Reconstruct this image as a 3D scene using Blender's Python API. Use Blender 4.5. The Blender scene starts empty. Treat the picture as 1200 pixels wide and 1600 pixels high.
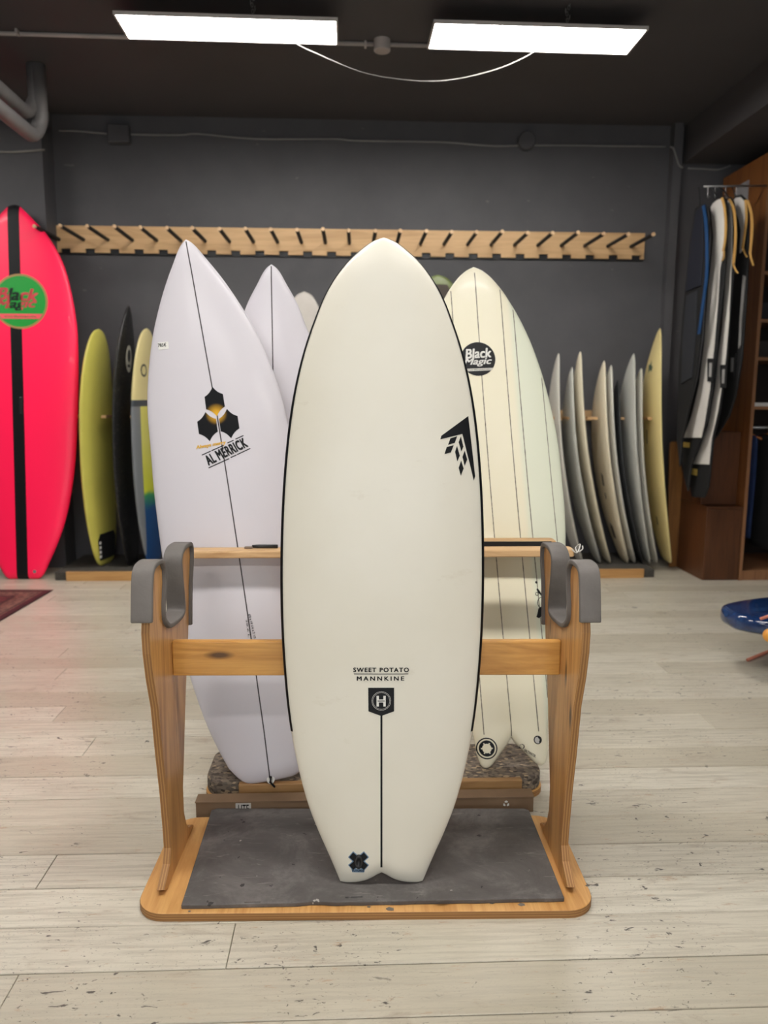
import bpy, bmesh, math, random
import numpy as np
from mathutils import Vector, Matrix

S = bpy.context.scene
COL = S.collection
rad = math.radians
rng = random.Random(7)

# ------------------------------------------------------------------ camera
CAM_H, PITCH, YAW, ROLL, FPX = 1.3, 8.5, -2.4, 0.25, 1200.0
R3 = Matrix.Rotation(rad(YAW), 3, 'Z') @ Matrix.Rotation(rad(90 - PITCH), 3, 'X') @ Matrix.Rotation(rad(ROLL), 3, 'Z')
cam_d = bpy.data.cameras.new('camera')
cam = bpy.data.objects.new('camera', cam_d)
COL.objects.link(cam)
EYE = Vector((0, 0, CAM_H))
cam.matrix_world = Matrix.Translation(EYE) @ R3.to_4x4()
cam_d.sensor_fit = 'VERTICAL'
cam_d.sensor_height = 36.0
cam_d.lens = FPX / 1600.0 * 36.0
cam_d.clip_start = 0.05
cam_d.clip_end = 60
cam_d.dof.use_dof = True
cam_d.dof.focus_distance = 2.05
cam_d.dof.aperture_fstop = 3.0
S.camera = cam

# ------------------------------------------------------------------ world, light, exposure
w = bpy.data.worlds.new('world')
S.world = w
w.use_nodes = True
w.node_tree.nodes['Background'].inputs[0].default_value = (0.90, 0.95, 1.0, 1)
w.node_tree.nodes['Background'].inputs[1].default_value = 3.2
LED_STRENGTH = 43.0
LED_COLOR = (1.0, 0.965, 0.92, 1)
S.view_settings.view_transform = 'Standard'
S.view_settings.look = 'None'
S.view_settings.exposure = 0.0
S.view_settings.gamma = 1.0
S.view_settings.use_curve_mapping = False
try:
    S.cycles.use_denoising = True
    S.cycles.max_bounces = 8
    S.cycles.diffuse_bounces = 5
    S.cycles.sample_clamp_indirect = 6.0
except Exception:
    pass
# portal for the daylight that comes in through the unseen shop window added behind the camera
pd = bpy.data.lights.new('added_window_portal', 'AREA')
pd.shape = 'RECTANGLE'; pd.size = 3.6; pd.size_y = 2.2
pd.cycles.is_portal = True
po = bpy.data.objects.new('added_window_portal', pd); COL.objects.link(po)
po.matrix_world = Matrix.Translation((0.0, -3.98, 1.5)) @ Matrix.Rotation(rad(90), 4, 'X')

# ------------------------------------------------------------------ measuring: a sight line of the photograph met with a plane
def hit(px, py, axis, val, M=None):
    d = R3 @ Vector(((px - 600) / FPX, -(py - 800) / FPX, -1.0))
    o = EYE.copy()
    if M is not None:
        Mi = M.inverted()
        o = Mi @ o
        d = Mi.to_3x3() @ d
    t = (val - o[axis]) / d[axis]
    return o + d * t
def at_x(px, py, v): return hit(px, py, 0, v)
def at_y(px, py, v): return hit(px, py, 1, v)
def at_z(px, py, v=0.0): return hit(px, py, 2, v)

# ------------------------------------------------------------------ materials
def lin(c):
    return tuple((v / 255 / 12.92) if v / 255 <= 0.04045 else ((v / 255 + 0.055) / 1.055) ** 2.4 for v in c) + (1,)
class NT:
    def __init__(s, name):
        s.m = bpy.data.materials.new(name); s.m.use_nodes = True
        s.t = s.m.node_tree; s.b = s.t.nodes['Principled BSDF']
    def n(s, typ, **kw):
        nd = s.t.nodes.new(typ)
        for k, v in kw.items(): setattr(nd, k, v)
        return nd
    def l(s, a, b): s.t.links.new(a, b)
    def coords(s, scale=(1, 1, 1), rnd=False):
        tc = s.n('ShaderNodeTexCoord'); mp = s.n('ShaderNodeMapping')
        mp.inputs['Scale'].default_value = scale
        s.l(tc.outputs['Object'], mp.inputs['Vector'])
        if rnd:
            oi = s.n('ShaderNodeObjectInfo'); mu = s.n('ShaderNodeMath', operation='MULTIPLY')
            mu.inputs[1].default_value = 37.0
            s.l(oi.outputs['Random'], mu.inputs[0]); s.l(mu.outputs[0], mp.inputs['Location'])
        return mp.outputs[0]
    def noise(s, vec, scale, detail=4, rough=.55, dist=0.0):
        nz = s.n('ShaderNodeTexNoise')
        nz.inputs['Scale'].default_value = scale; nz.inputs['Detail'].default_value = detail
        nz.inputs['Roughness'].default_value = rough; nz.inputs['Distortion'].default_value = dist
        s.l(vec, nz.inputs['Vector'])
        return nz.outputs[0]
    def ramp(s, fac, stops):
        r = s.n('ShaderNodeValToRGB'); e = r.color_ramp.elements
        while len(e) < len(stops): e.new(0.5)
        for k, (p, c) in enumerate(stops):
            e[k].position = p; e[k].color = c if len(c) == 4 else tuple(c) + (1,)
        s.l(fac, r.inputs[0])
        return r.outputs[0]
    def mix(s, fac, a, b, blend='MIX'):
        m = s.n('ShaderNodeMix', data_type='RGBA', blend_type=blend)
        for sock, v in ((m.inputs[0], fac), (m.inputs[6], a), (m.inputs[7], b)):
            if hasattr(v, 'is_linked'): s.l(v, sock)
            else: sock.default_value = v
        return m.outputs[2]
    def bump(s, h, strength=.3, dist=.002):
        b = s.n('ShaderNodeBump'); b.inputs['Strength'].default_value = strength; b.inputs['Distance'].default_value = dist
        s.l(h, b.inputs['Height']); s.l(b.outputs[0], s.b.inputs['Normal'])
    def set(s, **kw):
        for k, v in kw.items():
            i = s.b.inputs[k.replace('_', ' ')]
            if hasattr(v, 'is_linked'): s.l(v, i)
            else: i.default_value = v
W0, W1 = (0, 0, 0, 1), (1, 1, 1, 1)

def plain(name, c, rough=.5, var=.12, scale=6.0, metal=0.0, coat=0.0, bump=0.0, spec=.5, bscale=None):
    m = NT(name); v = m.coords(rnd=True)
    f = m.noise(v, scale, 5)
    a = lin(c); lo = tuple(x * (1 - var) for x in a[:3]) + (1,); hi = tuple(min(1, x * (1 + var)) for x in a[:3]) + (1,)
    m.set(Base_Color=m.ramp(f, [(.3, lo), (.7, hi)]), Roughness=rough, Metallic=metal, Coat_Weight=coat, Coat_Roughness=.12, Specular_IOR_Level=spec)
    if bump: m.bump(m.noise(v, bscale or scale * 12, 4), bump)
    return m.m
def wood(name, dark, light, along='X', fine=1.0, rough=.45, knots=False, coat=0.0):
    m = NT(name)
    k = {'X': (.8, 9, 9), 'Y': (9, .8, 9), 'Z': (9, 9, .8)}[along]
    v = m.coords(tuple(q * fine for q in k), rnd=True)
    f1 = m.noise(v, 2.2, 6, .6, 1.4)
    v2 = m.coords(tuple((q if q < 1 else q * 9) * fine for q in k), rnd=True)
    f2 = m.noise(v2, 2.0, 3)
    md = tuple((a + b) / 2 for a, b in zip(lin(dark), lin(light)))
    base = m.ramp(f1, [(.34, lin(dark)), (.46, md), (.56, lin(light)), (.72, md)])
    col = m.mix(.22, base, m.ramp(f2, [(.35, lin(dark)), (.6, lin(light))]))
    if knots:
        vk = m.coords({'X': (3.2, 11, 11), 'Y': (11, 3.2, 11), 'Z': (11, 11, 3.2)}[along], rnd=True)
        vo = m.n('ShaderNodeTexVoronoi'); vo.inputs['Scale'].default_value = 1.0; m.l(vk, vo.inputs['Vector'])
        col = m.mix(m.ramp(vo.outputs['Distance'], [(.06, W1), (.15, W0)]), col, tuple(x * .25 for x in lin(dark)[:3]) + (1,))
    m.set(Base_Color=col, Roughness=rough, Coat_Weight=coat)
    m.bump(f2, .12, .001)
    return m.m
def ply_edge(name, n=(0, 0, 1), scale=420):
    m = NT(name); tc = m.n('ShaderNodeTexCoord'); dt = m.n('ShaderNodeVectorMath', operation='DOT_PRODUCT')
    dt.inputs[1].default_value = tuple(x * scale for x in n); m.l(tc.outputs['Object'], dt.inputs[0])
    sn = m.n('ShaderNodeMath', operation='SINE'); m.l(dt.outputs['Value'], sn.inputs[0])
    m.set(Base_Color=m.ramp(sn.outputs[0], [(.25, lin((150, 106, 60))), (.6, lin((182, 134, 80)))]), Roughness=.6)
    return m.m
def emit(name, col, strength):
    m = NT(name); m.set(Base_Color=(.9, .9, .9, 1), Emission_Color=col, Emission_Strength=strength)
    return m.m

MAT = {}
MAT['ink'] = plain('ink_black', (15, 16, 19), .5, .05, spec=.25)
MAT['white_print'] = plain('print_white', (225, 224, 218), .5, .03)
MAT['yellow_print'] = plain('print_yellow', (226, 178, 60), .5, .05)
MAT['foam_grey'] = plain('foam_pad_grey', (108, 103, 99), .72, .14, 14, bump=.25)
MAT['steel'] = plain('steel', (150, 150, 150), .35, .1, metal=.9)
MAT['black_plastic'] = plain('black_plastic', (26, 26, 28), .45, .1)

# ------------------------------------------------------------------ object helpers
def empty(name, loc=(0, 0, 0), rz=0.0, label=None, cat=None, group=None):
    o = bpy.data.objects.new(name, None); COL.objects.link(o)
    o.matrix_basis = Matrix.Translation(loc) @ Matrix.Rotation(rz, 4, 'Z')
    o.empty_display_size = .05
    tag(o, label, cat, group)
    return o
def tag(o, label=None, cat=None, group=None, kind=None):
    for k, v in (('label', label), ('category', cat), ('group', group), ('kind', kind)):
        if v: o[k] = v
    return o
def rootmat(p):
    m = Matrix.Identity(4)
    while p is not None:
        m = p.matrix_basis @ m; p = p.parent
    return m
def obj(name, bm, mat, parent=None, local=False, smooth=False, bevel=0.0, kind=None, label=None):
    """Link a bmesh as one mesh object; the bmesh is in world space unless local."""
    if isinstance(bm, bpy.types.Mesh): me = bm
    else:
        me = bpy.data.meshes.new(name)
        bmesh.ops.recalc_face_normals(bm, faces=bm.faces[:])
        if parent is not None and not local:
            bm.transform(rootmat(parent).inverted())
        bm.to_mesh(me); bm.free()
    for m in (mat if isinstance(mat, (list, tuple)) else [mat]):
        if len(me.materials) == 0 or isinstance(mat, (list, tuple)): me.materials.append(m)
    o = bpy.data.objects.new(name, me); COL.objects.link(o)
    if parent is not None: o.parent = parent
    if smooth:
        for p in me.polygons: p.use_smooth = True
    if bevel:
        b = o.modifiers.new('bevel', 'BEVEL'); b.width = bevel; b.segments = 2; b.limit_method = 'ANGLE'; b.angle_limit = rad(40)
    if kind: o['kind'] = kind
    if label: o['label'] = label
    return o
def struct(name, bm, mat, parent=None, **k):
    return obj(name, bm, mat, parent, kind='structure', **k)
def box(x0, x1, y0, y1, z0, z1, bm=None):
    bm = bm or bmesh.new()
    v = [bm.verts.new((x, y, z)) for x in (x0, x1) for y in (y0, y1) for z in (z0, z1)]
    for f in ((0, 1, 3, 2), (4, 6, 7, 5), (0, 4, 5, 1), (2, 3, 7, 6), (0, 2, 6, 4), (1, 5, 7, 3)):
        bm.faces.new([v[i] for i in f])
    return bm
def prism(pts, vec, bm=None, mat_side=0):
    """Extrude a closed 3D polygon along vec."""
    bm = bm or bmesh.new(); vec = Vector(vec)
    a = [bm.verts.new(p) for p in pts]; b = [bm.verts.new(Vector(p) + vec) for p in pts]
    bm.faces.new(a); bm.faces.new(b[::-1])
    n = len(a)
    for i in range(n):
        f = bm.faces.new((a[i], b[i], b[(i + 1) % n], a[(i + 1) % n])); f.material_index = mat_side
    return bm
def tube(pts, r, n=10, bm=None, caps=True):
    bm = bm or bmesh.new(); pts = [Vector(p) for p in pts]; rings = []
    ref = None
    for i, p in enumerate(pts):
        t = (pts[min(i + 1, len(pts) - 1)] - pts[max(i - 1, 0)]).normalized()
        if ref is None: ref = t.orthogonal().normalized()
        ref = (ref - t * ref.dot(t)).normalized(); c = t.cross(ref)
        rr = r[i] if isinstance(r, (list, tuple)) else r
        rings.append([bm.verts.new(p + (ref * math.cos(2 * math.pi * k / n) + c * math.sin(2 * math.pi * k / n)) * rr) for k in range(n)])
    for a, b in zip(rings, rings[1:]):
        for k in range(n): bm.faces.new((a[k], a[(k + 1) % n], b[(k + 1) % n], b[k]))
    if caps: bm.faces.new(rings[0][::-1]); bm.faces.new(rings[-1])
    return bm
def smooth_path(pts, n=8):
    pts = [Vector(p) for p in pts]; out = []
    for i in range(len(pts) - 1):
        p0, p1, p2, p3 = pts[max(i - 1, 0)], pts[i], pts[i + 1], pts[min(i + 2, len(pts) - 1)]
        for k in range(n):
            t = k / n
            out.append(.5 * (2 * p1 + (p2 - p0) * t + (2 * p0 - 5 * p1 + 4 * p2 - p3) * t * t + (3 * p1 - p0 - 3 * p2 + p3) * t ** 3))
    out.append(pts[-1])
    return out
def ribbon(path, wid, thick, side, bm=None):
    """A strap: flat band along path, wid across `side`, thick the other way."""
    bm = bm or bmesh.new(); path = [Vector(p) for p in path]; side = Vector(side).normalized(); rings = []
    for i, p in enumerate(path):
        t = (path[min(i + 1, len(path) - 1)] - path[max(i - 1, 0)]).normalized()
        n = side.cross(t).normalized()
        rings.append([bm.verts.new(p + side * a * wid / 2 + n * b * thick / 2) for a, b in ((-1, -1), (1, -1), (1, 1), (-1, 1))])
    for a, b in zip(rings, rings[1:]):
        for k in range(4): bm.faces.new((a[k], a[(k + 1) % 4], b[(k + 1) % 4], b[k]))
    bm.faces.new(rings[0][::-1]); bm.faces.new(rings[-1])
    return bm
def rrect(x0, x1, y0, y1, r, n=7):
    out = []
    for cx, cy, a0 in ((x1 - r, y1 - r, 0), (x0 + r, y1 - r, 90), (x0 + r, y0 + r, 180), (x1 - r, y0 + r, 270)):
        for k in range(n + 1):
            a = rad(a0 + 90 * k / n); out.append((cx + r * math.cos(a), cy + r * math.sin(a)))
    return out
def disc(c, r, n=24): return [(c[0] + r * math.cos(2 * math.pi * k / n), c[1] + r * math.sin(2 * math.pi * k / n)) for k in range(n)]

_text_cache = {}
def text2d(s, bold=0.0, shear=0.0, track=1.0):
    """Triangles of a line of text, its box scaled to 0..1 by 0..1."""
    key = (s, bold, shear, track)
    if key not in _text_cache:
        cu = bpy.data.curves.new('lettering', 'FONT'); cu.body = s; cu.shear = shear; cu.space_character = track; cu.resolution_u = 4
        o = bpy.data.objects.new('lettering', cu); COL.objects.link(o)
        dg = bpy.context.evaluated_depsgraph_get()
        me = bpy.data.meshes.new_from_object(o.evaluated_get(dg))
        v = np.array([tuple(q.co)[:2] for q in me.vertices]); f = [tuple(p.vertices) for p in me.polygons]
        bpy.data.objects.remove(o); bpy.data.curves.remove(cu); bpy.data.meshes.remove(me)
        lo, hi = v.min(0), v.max(0)
        if bold:                                  # heavier strokes: shifted copies, never offset outlines
            n = len(v); V, FF = [], []
            for dx, dy in ((-1, -.6), (1, -.6), (-1, .6), (1, .6), (0, 0)):
                FF += [tuple(i + len(V) * n for i in q) for q in f]; V.append(v + np.array([dx, dy]) * bold)
            v = np.concatenate(V); f = FF; lo, hi = v.min(0), v.max(0)
        v = (v - lo) / (hi - lo)
        _text_cache[key] = (v, f)
    return _text_cache[key]

# ------------------------------------------------------------------ surfboards
def pchip(xs, ys):
    xs = np.array(xs, float); ys = np.array(ys, float); h = np.diff(xs); d = np.diff(ys) / h
    m = np.zeros(len(xs)); m[0], m[-1] = d[0], d[-1]
    for i in range(1, len(xs) - 1):
        if d[i - 1] * d[i] > 0:
            w1, w2 = 2 * h[i] + h[i - 1], h[i] + 2 * h[i - 1]
            m[i] = (w1 + w2) / (w1 / d[i - 1] + w2 / d[i])
    def f(x):
        x = min(max(x, xs[0]), xs[-1]); i = min(max(int(np.searchsorted(xs, x)) - 1, 0), len(h) - 1)
        t = (x - xs[i]) / h[i]
        return ((2 * t**3 - 3 * t**2 + 1) * ys[i] + (t**3 - 2 * t**2 + t) * h[i] * m[i] + (-2 * t**3 + 3 * t**2) * ys[i + 1] + (t**3 - t**2) * h[i] * m[i + 1])
    return f
SHORT = [(0, .40), (.03, .50), (.1, .66), (.25, .89), (.45, 1), (.6, .975), (.75, .83), (.87, .57), (.95, .29), (.985, .12), (1, 0)]
ROUND = [(0, .42), (.03, .56), (.1, .74), (.25, .92), (.45, 1), (.65, .98), (.8, .86), (.9, .68), (.96, .46), (.99, .24), (1, 0)]

class Board:
    def __init__(s, name, M, L, prof, T, rock=(.05, .03), tail=None, ed=2.4, deck_pow=.55, label=None, cat='surfboard', group=None, support=None, nose_cap=.1):
        s.L, s.T, s.rock, s.ed, s.dp, s.nc = L, T, rock, ed, deck_pow, nose_cap
        s.w = pchip([p[0] for p in prof], [p[1] for p in prof])
        tail = tail or [(0, 0), (.75, .003), (.9, .012), (1, .03)]
        s.z0f = pchip([p[0] for p in tail], [p[1] for p in tail])
        s.M = M
        if support is not None:                       # set the tail down on what carries it
            zs = [(M @ Vector(q)).z for q in s.points()]
            s.M = Matrix.Translation((0, 0, support - min(zs) + .0005)) @ M
        s.root = bpy.data.objects.new(name, None); COL.objects.link(s.root); s.root.empty_display_size = .05
        s.root.matrix_basis = s.M
        tag(s.root, label, cat, group)
    def z0(s, u): return s.z0f(abs(u))
    def rocker(s, z):
        zm = .42 * s.L
        return -(s.rock[0] * ((z - zm) / (s.L - zm)) ** 2.2 if z > zm else s.rock[1] * ((zm - z) / zm) ** 2)
    def surf(s, u, z, side):
        au = min(abs(u), 1.0); t = z / s.L
        T = s.T * (1 - .5 * abs((t - .47) / .53) ** 2.2)
        d = max(z - s.z0(u), 0); e = math.sqrt(max(0, 1 - (1 - min(1, d / .05)) ** 2))
        dn = max(s.L - z, 0); e *= math.sqrt(max(0, 1 - (1 - min(1, dn / s.nc)) ** 2))
        if side < 0: h = -.55 * T * (1 - au ** s.ed) ** s.dp
        else: h = .45 * T * (1 - au ** 5) ** .5
        return s.rocker(z) + h * e
    def deck(s, x, z):
        z = min(max(z, 0.0), s.L); return s.surf(x / max(s.w(z), 1e-4), z, -1)
    def grid(s, nu=21, nv=56):
        us = [math.sin(math.pi / 2 * (2 * i / (nu - 1) - 1)) for i in range(nu)]
        vs = [(.5 - .5 * math.cos(math.pi * j / nv)) for j in range(nv + 1)]
        vs = [0, .0015, .004, .008] + [v for v in vs if .012 < v < .985] + [.988, .992, .995, .9975, .999, 1]
        return us, vs
    def points(s):
        us, vs = s.grid(13, 12)
        for v in vs:
            for u in us:
                z = s.z0(u) + (s.L - s.z0(u)) * v; x = u * s.w(z)
                for sd in (-1, 1): yield (x, s.surf(u, z, sd), z)
    def body(s, mat, name='body', nu=25, nv=64):
        us, vs = s.grid(nu, nv); bm = bmesh.new(); g = {}
        nV = len(vs) - 1
        for sd in (-1, 1):
            for j, v in enumerate(vs):
                for i, u in enumerate(us):
                    edge = i in (0, len(us) - 1) or j in (0, nV)
                    if edge and sd == 1: g[1, j, i] = g[-1, j, i]; continue
                    z = s.z0(u) + (s.L - s.z0(u)) * v
                    if j == nV:
                        if i > 0: g[sd, j, i] = g[sd, j, 0]; continue
                        g[sd, j, i] = bm.verts.new((0, s.rocker(s.L), s.L)); continue
                    g[sd, j, i] = bm.verts.new((u * s.w(z), s.surf(u, z, sd), z))
        for sd in (-1, 1):
            for j in range(nV):
                for i in range(len(us) - 1):
                    q = [g[sd, j, i], g[sd, j, i + 1], g[sd, j + 1, i + 1], g[sd, j + 1, i]]
                    q = list(dict.fromkeys(q))
                    if len(q) > 2:
                        try: bm.faces.new(q)
                        except ValueError: pass
        s.obj = obj(name, bm, mat, s.root, local=True, smooth=True)
        return s.obj
    def rail(s, mat, name, u0, u1, z0, z1, side=-1, n=70, off=.0008, sides=(-1, 1)):
        """A band on the rail surface between |u|=u0 (deck) and |u|=u1 (bottom)."""
        bm = bmesh.new()
        for sg in sides:
            prev = None
            for j in range(n + 1):
                t = j / n; z = z0 + (z1 - z0) * (1 - (1 - t) ** 1.7)
                row = []
                for (u, sd) in ((u0, -1), (.5 * (u0 + 1), -1), (.5 * (u0 + 1) + .5 * (1 - u0) * .8, -1), (1, -1), (.5 * (u1 + 1), 1), (u1, 1)):
                    y = s.surf(u, z, sd)
                    row.append(bm.verts.new((sg * (u * s.w(z) + off * (u > .97)), y + sd * off, z)))
                if prev:
                    for a in range(5): bm.faces.new((prev[a], prev[a + 1], row[a + 1], row[a]))
                prev = row
        return obj(name, bm, mat, s.root, local=True, smooth=True)
    def px(s, x, y):
        """Board coordinates (x, z) of the deck point seen at a photograph pixel."""
        yy = 0.0
        for _ in range(5):
            q = hit(x, y, 1, yy, s.M); yy = s.deck(q.x, q.z)
        return (q.x, q.z)
    def decal(s, name, polys, mat, off=.0007, parent=None, maxlen=.02, label=None):
        """Flat print: polygons in board coordinates (x, z) laid on the deck."""
        bm = bmesh.new()
        for p in polys:
            try: bm.faces.new([bm.verts.new((q[0], 0, q[1])) for q in p])
            except ValueError: pass
        bmesh.ops.triangulate(bm, faces=bm.faces[:])
        for _ in range(4):
            es = [e for e in bm.edges if e.calc_length() > maxlen]
            if not es: break
            bmesh.ops.subdivide_edges(bm, edges=es, cuts=1)
            bmesh.ops.triangulate(bm, faces=bm.faces[:])
        for v in bm.verts: v.co.y = s.deck(v.co.x, v.co.z) - off
        for f in bm.faces:
            f.normal_update()
        me = bpy.data.meshes.new(name); bm.to_mesh(me); bm.free()
        me.flip_normals() if len(me.polygons) and me.polygons[0].normal.y > 0 else None
        return obj(name, me, mat, parent or s.root, label=label)
    def text(s, name, string, bl, br, tl, mat, bold=0.0, shear=0.0, off=.0012, parent=None, track=1.0):
        v, f = text2d(string, bold, shear, track)
        bl, br, tl = Vector(bl), Vector(br), Vector(tl)
        P = [bl + (br - bl) * a + (tl - bl) * b for a, b in v]
        return s.decal(name, [[P[i] for i in q] for q in f], mat, off, parent, .03)
    def line(s, name, pts, wid, mat, off=.0006):
        """A thin stripe down the deck through (x, z) points."""
        polys = []
        for a, b in zip(pts, pts[1:]):
            n = max(1, int(abs(b[1] - a[1]) / .03))
            for k in range(n):
                p = [a[i] + (b[i] - a[i]) * k / n for i in (0, 1)]; q = [a[i] + (b[i] - a[i]) * (k + 1) / n for i in (0, 1)]
                polys.append([(p[0] - wid / 2, p[1]), (p[0] + wid / 2, p[1]), (q[0] + wid / 2, q[1]), (q[0] - wid / 2, q[1])])
        return s.decal(name, polys, mat, off)

def lean_mat(base, lean=0.0, tau=0.0, rz=0.0):
    return Matrix.Translation(base) @ Matrix.Rotation(rz, 4, 'Z') @ Matrix.Rotation(-lean, 4, 'X') @ Matrix.Rotation(tau, 4, 'Y')
def outline(M, left, right, L, rk, tail_w=None):
    """Half widths along a board from edge points measured on the photograph."""
    def loc(p):
        y = 0.0
        for _ in range(4):
            q = hit(p[0], p[1], 1, y, M); t = (q.z / L - .42) / .58
            y = -rk[0] * t ** 2.2 if t > 0 else -rk[1] * (t * .58 / .42) ** 2
        return q.z, q.x
    sides = []
    for pts, sg in ((left, -1), (right, 1)):
        if pts: sides.append(sorted((z, sg * x) for z, x in map(loc, pts)))
    zs = np.linspace(0, L, 26); acc = np.zeros(26); cnt = np.zeros(26)
    for sd in sides:
        f = pchip([a for a, _ in sd], [b for _, b in sd])
        for i, z in enumerate(zs):
            if sd[0][0] - .03 <= z <= sd[-1][0] + .03: acc[i] += f(z); cnt[i] += 1
    ok = [i for i in range(26) if cnt[i] and acc[i] / cnt[i] > 0]
    xs = [zs[i] for i in ok]; ys = [acc[i] / cnt[i] for i in ok]
    f = pchip(xs, ys)
    out = [(z, f(z)) for z in zs]
    # light smoothing inside
    o2 = [out[0]] + [(out[i][0], .25 * out[i - 1][1] + .5 * out[i][1] + .25 * out[i + 1][1]) for i in range(1, 23)] + out[23:]
    return [p for p in o2 if p[0] < L * .985]
def nose_z(M, p, rk):
    y = -rk[0]
    return hit(p[0], p[1], 1, y, M).z

# ================================================================== THE ROOM
WALL, CEIL = 6.06, 3.33
XL, XR, YF = -4.6, 3.5, -4.0

def mat_wall():
    m = NT('charcoal_wall_paint'); v = m.coords()
    a = m.noise(v, 1.6, 5, .6); b = m.noise(v, 30, 4)
    c = m.ramp(a, [(.3, lin((75, 74, 77))), (.7, lin((87, 86, 89)))])
    vs = m.coords((.35, 1, 1)); sc = m.noise(vs, 26, 2, .4)
    c = m.mix(m.ramp(sc, [(.76, W0), (.80, (.5, .5, .5, 1))]), c, lin((120, 118, 115)))
    m.set(Base_Color=c, Roughness=.62); m.bump(b, .15, .002)
    return m.m
MAT['wall'] = mat_wall()
MAT['ceiling'] = plain('dark_ceiling_paint', (74, 71, 73), .75, .1, 1.2, bump=.1)

def mat_floor():
    m = NT('worn_white_floor_paint')
    v = m.coords()
    oi = m.n('ShaderNodeObjectInfo')
    big = m.noise(v, 1.3, 5, .6)
    base = m.ramp(big, [(.3, lin((202, 195, 178))), (.7, lin((220, 214, 198)))])
    tone = m.ramp(oi.outputs['Random'], [(0, lin((228, 225, 219))), (1, W1)])
    base = m.mix(1.0, base, tone, 'MULTIPLY')
    grain = m.noise(m.coords((1.2, 26, 1)), 3.0, 6, .65, .4)
    base = m.mix(m.ramp(grain, [(.40, (.6, .6, .6, 1)), (.55, W0)]), base, lin((174, 166, 149)))
    scuff = m.noise(m.coords((1.0, 3.0, 1)), 3.6, 8, .70, .6)
    base = m.mix(m.ramp(scuff, [(.575, W0), (.70, (.62, .62, .62, 1))]), base, lin((148, 132, 112)))
    d2 = m.noise(v, 2.3, 4, .6)
    wv = m.coords((1, 1, 1)); warp = m.noise(wv, 40, 3)
    for vec, sc, t, c in (((1.0, 2.0, 1), 21, .635, (70, 62, 55)), ((1.0, 2.4, 1), 48, .64, (84, 76, 67)), ((1.0, 1.4, 1), 90, .66, (72, 65, 58))):
        d1 = m.noise(m.coords(vec), sc, 6, .68, .8)
        mu = m.n('ShaderNodeMath', operation='MULTIPLY'); m.l(m.ramp(d1, [(t, W0), (t + .012, W1)]), mu.inputs[0]); m.l(m.ramp(d2, [(.46, W0), (.52, W1)]), mu.inputs[1])
        base = m.mix(mu.outputs[0], base, lin(c))
    fine = m.noise(m.coords((2.0, 60, 1)), 3.5, 5, .7, .3)
    base = m.mix(m.ramp(fine, [(.63, W0), (.69, (.55, .55, .55, 1))]), base, lin((128, 116, 98)))
    d3 = m.noise(m.coords((2.0, 9, 1)), 5, 8, .74)
    base = m.mix(m.ramp(d3, [(.60, W0), (.65, (.7, .7, .7, 1))]), base, lin((176, 148, 120)))
    sc2 = m.noise(m.coords((2.2, 7.5, 1)), 7.0, 2, .5, 2.2)
    base = m.mix(m.ramp(sc2, [(.493, W0), (.5, (.35, .35, .35, 1)), (.507, W0)]), base, lin((120, 110, 98)))
    m.set(Base_Color=base, Roughness=m.ramp(big, [(.3, (.34,) * 3), (.7, (.46,) * 3)]), Specular_IOR_Level=.6, Coat_Weight=.4, Coat_Roughness=.32)
    m.bump(grain, .18, .002)
    return m.m
MAT['floor'] = mat_floor()
MAT['gap'] = plain('floor_gap_dirt', (52, 44, 36), .9)

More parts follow.
